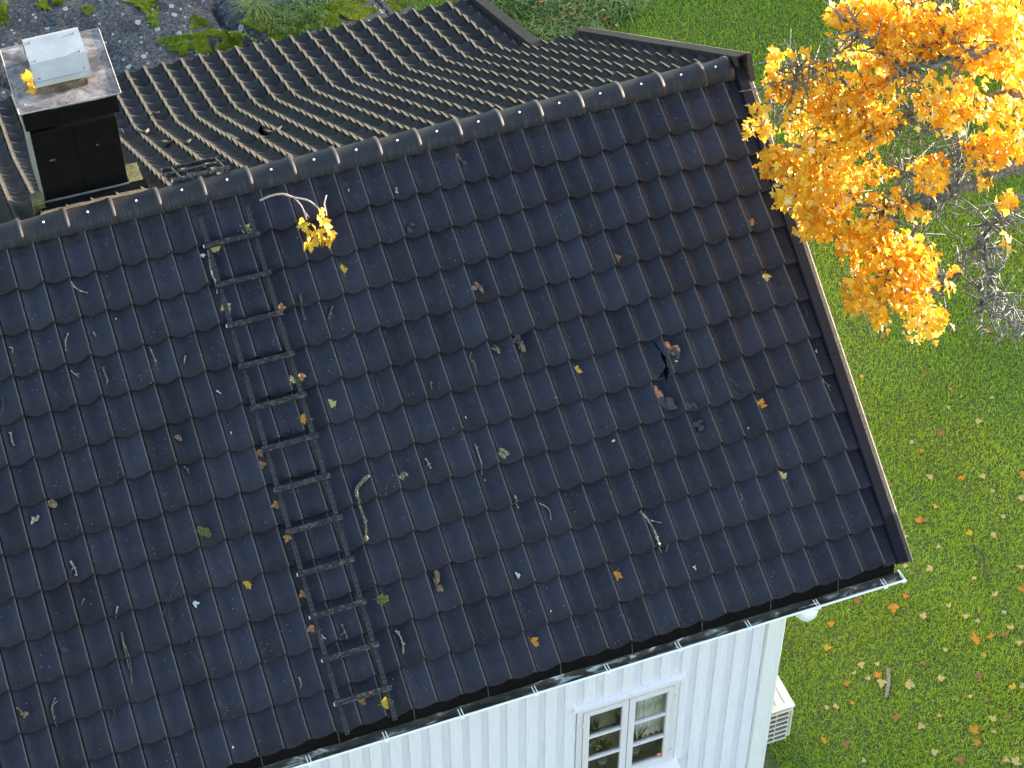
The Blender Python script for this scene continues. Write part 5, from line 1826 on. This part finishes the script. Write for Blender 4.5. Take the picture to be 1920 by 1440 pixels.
spots = [(563, 410, 0.15), (568, 420, 0.17), (600, 392, 0.20), (597, 402, 0.2), (606, 412, 0.21), (612, 420, 0.21), (585, 422, 0.2), (578, 432, 0.19), (590, 434, 0.21), (600, 430, 0.22), (612, 434, 0.21), (620, 434, 0.2), (622, 440, 0.19), (575, 445, 0.17), (582, 455, 0.15), (572, 455, 0.13), (592, 446, 0.18), (605, 446, 0.18), (612, 450, 0.16), (598, 438, 0.22)]
for px, py, o_ in spots:
    P = front_pt(*front_xs(px, py, o_), o_)
    a_ = random.uniform(-0.8, 0.8)
    nv_ = Vector((random.uniform(-0.2, 1.2), random.uniform(-0.9, 0.2), random.uniform(0.2, 0.9))).normalized()
    yv = Vector((math.sin(a_) * 0.5, -0.55, -0.8)); yv = (yv - nv_ * yv.dot(nv_)).normalized(); xv = yv.cross(nv_)
    sz_ = random.uniform(0.075, 0.105)
    vs = [P]
    for x_, y_ in MAPLE:
        cz = 0.25 * abs(x_) - 0.25 * y_ * y_
        vs.append(P + np.array(xv) * x_ * sz_ + np.array(yv) * y_ * sz_ + np.array(nv_) * cz * sz_)
    nn_ = len(MAPLE)
    lb_.add(vs[1:] + [P + np.array(yv) * 0.35 * sz_], [(i, (i + 1) % nn_, nn_) for i in range(nn_)])
lb_.build('leaves', SPR, spr)

# ------------------------------------------------------------------ maple tree reaching in from the right
def tp(px, py, D): return at_depth(px, py, D + 0.28 - 0.75 * (min(px, 2050) - 1400) / 500)
TR = tp(2330, 470, 16.3)
trunk_x, trunk_y = float(TR[0]), float(TR[1])
tz = float(ground_z(trunk_x, trunk_y))
tree = empty('maple_tree', (trunk_x, trunk_y, tz), 'orange autumn maple with lichened branches reaching over the roof corner', 'tree')
m = MB()
m.tube([(trunk_x + 0.1, trunk_y, tz - 0.1), (trunk_x, trunk_y, tz + 0.4), (trunk_x + 0.05, trunk_y + 0.03, tz + 2.2), tuple(TR), tuple(TR + np.array([0.2, 0.2, 1.6]))], [0.36, 0.27, 0.22, 0.17, 0.10], 12)
m.build('trunk', M['tree_bark'], tree, smooth=True)
limbs = [
    ([(2330, 470, 16.3), (2120, 370, 15.6), (1960, 315, 15.3), (1890, 318, 15.25), (1838, 342, 15.2), (1795, 355, 15.2), (1755, 372, 15.15), (1710, 380, 15.1), (1660, 395, 15.1), (1620, 420, 15.05)], 0.075, 0.012),
    ([(2330, 430, 16.2), (2130, 250, 15.4), (1950, 180, 15.2), (1860, 185, 15.15), (1815, 212, 15.2), (1770, 235, 15.1), (1718, 205, 15.1), (1690, 230, 15.1), (1640, 250, 15.0), (1590, 262, 15.0), (1530, 285, 15.0)], 0.065, 0.010),
    ([(2200, 320, 15.7), (2060, 130, 15.2), (1960, 90, 15.0), (1860, 95, 14.9), (1790, 110, 14.9), (1720, 125, 14.9), (1650, 100, 14.9), (1600, 60, 14.9)], 0.055, 0.010),
    ([(1820, 200, 15.2), (1775, 108, 15.0), (1760, 60, 15.0), (1780, 20, 15.0), (1700, 5, 15.0)], 0.030, 0.008),
    ([(1718, 122, 14.9), (1660, 150, 14.95), (1600, 170, 15.0), (1540, 120, 15.0), (1490, 135, 15.0), (1462, 160, 15.0)], 0.024, 0.006),
    ([(1690, 232, 15.1), (1620, 200, 15.0), (1560, 205, 15.05), (1510, 185, 15.1), (1455, 180, 15.1), (1430, 210, 15.1)], 0.020, 0.005),
    ([(1755, 372, 15.15), (1730, 420, 15.2), (1700, 470, 15.2), (1690, 530, 15.2), (1730, 580, 15.2)], 0.026, 0.007),
    ([(1700, 470, 15.2), (1650, 520, 15.2), (1610, 545, 15.25)], 0.016, 0.006),
    ([(1660, 395, 15.1), (1580, 370, 15.05), (1500, 340, 15.05), (1450, 320, 15.1)], 0.018, 0.005),
    ([(2150, 420, 15.9), (1990, 380, 15.6), (1908, 368, 15.5), (1880, 395, 15.5), (1852, 435, 15.5), (1846, 470, 15.5), (1858, 520, 15.55), (1870, 555, 15.6), (1900, 572, 15.6)], 0.030, 0.008),
    ([(1852, 440, 15.5), (1820, 470, 15.5), (1780, 515, 15.5), (1760, 540, 15.5)], 0.016, 0.005),
    ([(1846, 520, 15.5), (1842, 560, 15.6), (1838, 578, 15.6)], 0.012, 0.005),
    ([(1795, 355, 15.2), (1800, 300, 15.2), (1795, 262, 15.2)], 0.014, 0.005),
    ([(1760, 372, 15.2), (1700, 330, 15.2), (1690, 300, 15.2)], 0.012, 0.004),
    ([(1890, 318, 15.2), (1850, 290, 15.1), (1800, 270, 15.1)], 0.018, 0.005),
    ([(2150, 560, 16.0), (1980, 600, 16.0), (1905, 610, 16.0), (1870, 590, 16.0)], 0.022, 0.006),
]
limb_paths = []
for L, r0, r1 in limbs:
    m = MB()
    P = smooth_path([tp(p[0], p[1], p[2] + 0.10) for p in L], 5)
    P = [p + rng.normal(0, 0.012, 3) for p in P]
    n_ = len(P)
    rads = [(r0 + (r1 - r0) * (i / (n_ - 1)) ** 0.8) * random.uniform(0.85, 1.2) for i in range(n_)]
    m.tube(P, rads, 9)
    limb_paths.append((P, rads))
    # side twigs with lichen knobs
    for q in range(int(n_ * 1.9)):
        i = random.randrange(max(1, n_ // 3), n_)
        if r0 > 0.05 and i < n_ * 0.45: continue
        d = rng.normal(0, 1, 3); d /= np.linalg.norm(d)
        ln_ = random.uniform(0.10, 0.42)
        p0 = P[i]; p1 = p0 + d * ln_ * 0.5 + rng.normal(0, 0.03, 3); p2 = p1 + d * ln_ * 0.4 + rng.normal(0, 0.05, 3)
        m.tube([p0, p1, p2], [min(rads[i], 0.011), 0.007, 0.003], 5)
        for _ in range(2):
            e_ = rng.normal(0, 1, 3); e_ /= np.linalg.norm(e_)
            m.tube([p1, p1 + e_ * random.uniform(0.05, 0.16)], [0.006, 0.003], 4)
    m.build('limb', M['tree_bark'], tree, smooth=True)

clumps = [(1620, 30, 50, 36, 60), (1680, 25, 62, 42, 90), (1745, 40, 50, 32, 60), (1640, 80, 62, 42, 90), (1570, 35, 18, 18, 16), (1705, 75, 62, 30, 70), (1850, 70, 75, 60, 120), (1885, 25, 40, 40, 60), (1815, 80, 40, 40, 60), (1900, 120, 40, 40, 60), (1840, 20, 40, 25, 40),
          (1660, 138, 44, 30, 60), (1600, 20, 40, 22, 30), (1455, 105, 12, 12, 6), (1452, 140, 18, 24, 18), (1462, 168, 20, 26, 22), (1500, 95, 22, 8, 8), (1520, 130, 40, 25, 18), (1540, 190, 50, 30, 36),
          (1580, 200, 60, 40, 80), (1642, 200, 40, 46, 70), (1776, 188, 56, 46, 130), (1422, 205, 16, 13, 12), (1424, 240, 26, 18, 24), (1545, 240, 62, 50, 110), (1622, 240, 44, 32, 60), (1452, 300, 28, 26, 34), (1500, 310, 40, 42, 80), (1562, 308, 60, 42, 100), (1640, 325, 28, 20, 20),
          (1500, 365, 42, 32, 70), (1560, 362, 52, 40, 90), (1540, 402, 40, 32, 60), (1532, 424, 30, 18, 30), (1665, 375, 34, 20, 24), (1625, 440, 42, 28, 54), (1608, 455, 40, 26, 44), (1690, 470, 52, 32, 60), (1662, 510, 60, 42, 100), (1722, 505, 30, 42, 50), (1605, 552, 24, 30, 36), (1648, 592, 16, 22, 18), (1700, 545, 42, 38, 60), (1735, 602, 34, 28, 46), (1765, 590, 14, 12, 8),
          (1880, 208, 50, 26, 44), (1850, 282, 34, 32, 44), (1885, 268, 42, 30, 46), (1742, 330, 30, 28, 32), (1752, 305, 24, 18, 18), (1845, 342, 12, 12, 6), (1888, 375, 18, 16, 10), (1720, 400, 20, 16, 10), (1790, 505, 12, 8, 3), (1780, 535, 10, 10, 3), (1890, 450, 10, 10, 3), (1930, 60, 60, 80, 90), (1960, 230, 50, 60, 50), (1655, 410, 20, 20, 10), (1590, 150, 30, 20, 14)]
LV, LF, LT = [], [], []
nM = len(MAPLE)
for cx, cy, ax, ay, cntc in clumps:
    D0 = 15.05 + random.gauss(0, 0.10)
    ctone = random.gauss(0.52, 0.12)
    for _ in range(int(cntc * 2.45)):
        r = math.sqrt(random.random()); th = random.random() * 6.283
        r *= 1.12 if random.random() < 0.85 else 1.5
        px, py = cx + ax * r * math.cos(th), cy + ay * r * math.sin(th)
        P = tp(px, py, D0 + random.gauss(0, 0.11))
        nv_ = Vector((random.gauss(0.45, 0.55), random.gauss(-0.30, 0.45), random.gauss(0.65, 0.4))).normalized()
        yv = Vector((random.gauss(-0.25, 0.6), random.gauss(-0.3, 0.6), random.gauss(-0.55, 0.35)))
        yv = (yv - nv_ * yv.dot(nv_))
        if yv.length < 1e-3: continue
        yv.normalize(); xv = yv.cross(nv_)
        sz_ = random.uniform(0.044, 0.078)
        c1, c2 = random.uniform(0.1, 0.45), random.uniform(0.0, 0.45)
        b = len(LV)
        X_, Y_, N_ = np.array(xv), np.array(yv), np.array(nv_)
        for x_, y_ in MAPLE:
            LV.append(P + (X_ * x_ + Y_ * y_ + N_ * (c1 * abs(x_) - c2 * y_ * y_)) * sz_)
        LV.append(P + (Y_ * 0.35 - N_ * c2 * 0.12) * sz_)
        LF += [(b + i, b + (i + 1) % nM, b + nM) for i in range(nM)]
        tn = min(1, max(0, random.gauss(ctone, 0.2)))
        LT += [tn] * (nM + 1)
raw_mesh('crown', np.array(LV), np.array(LF), M['crown'], tree, {'tone': np.array(LT)})
print('leaves', len(LF) // nM)
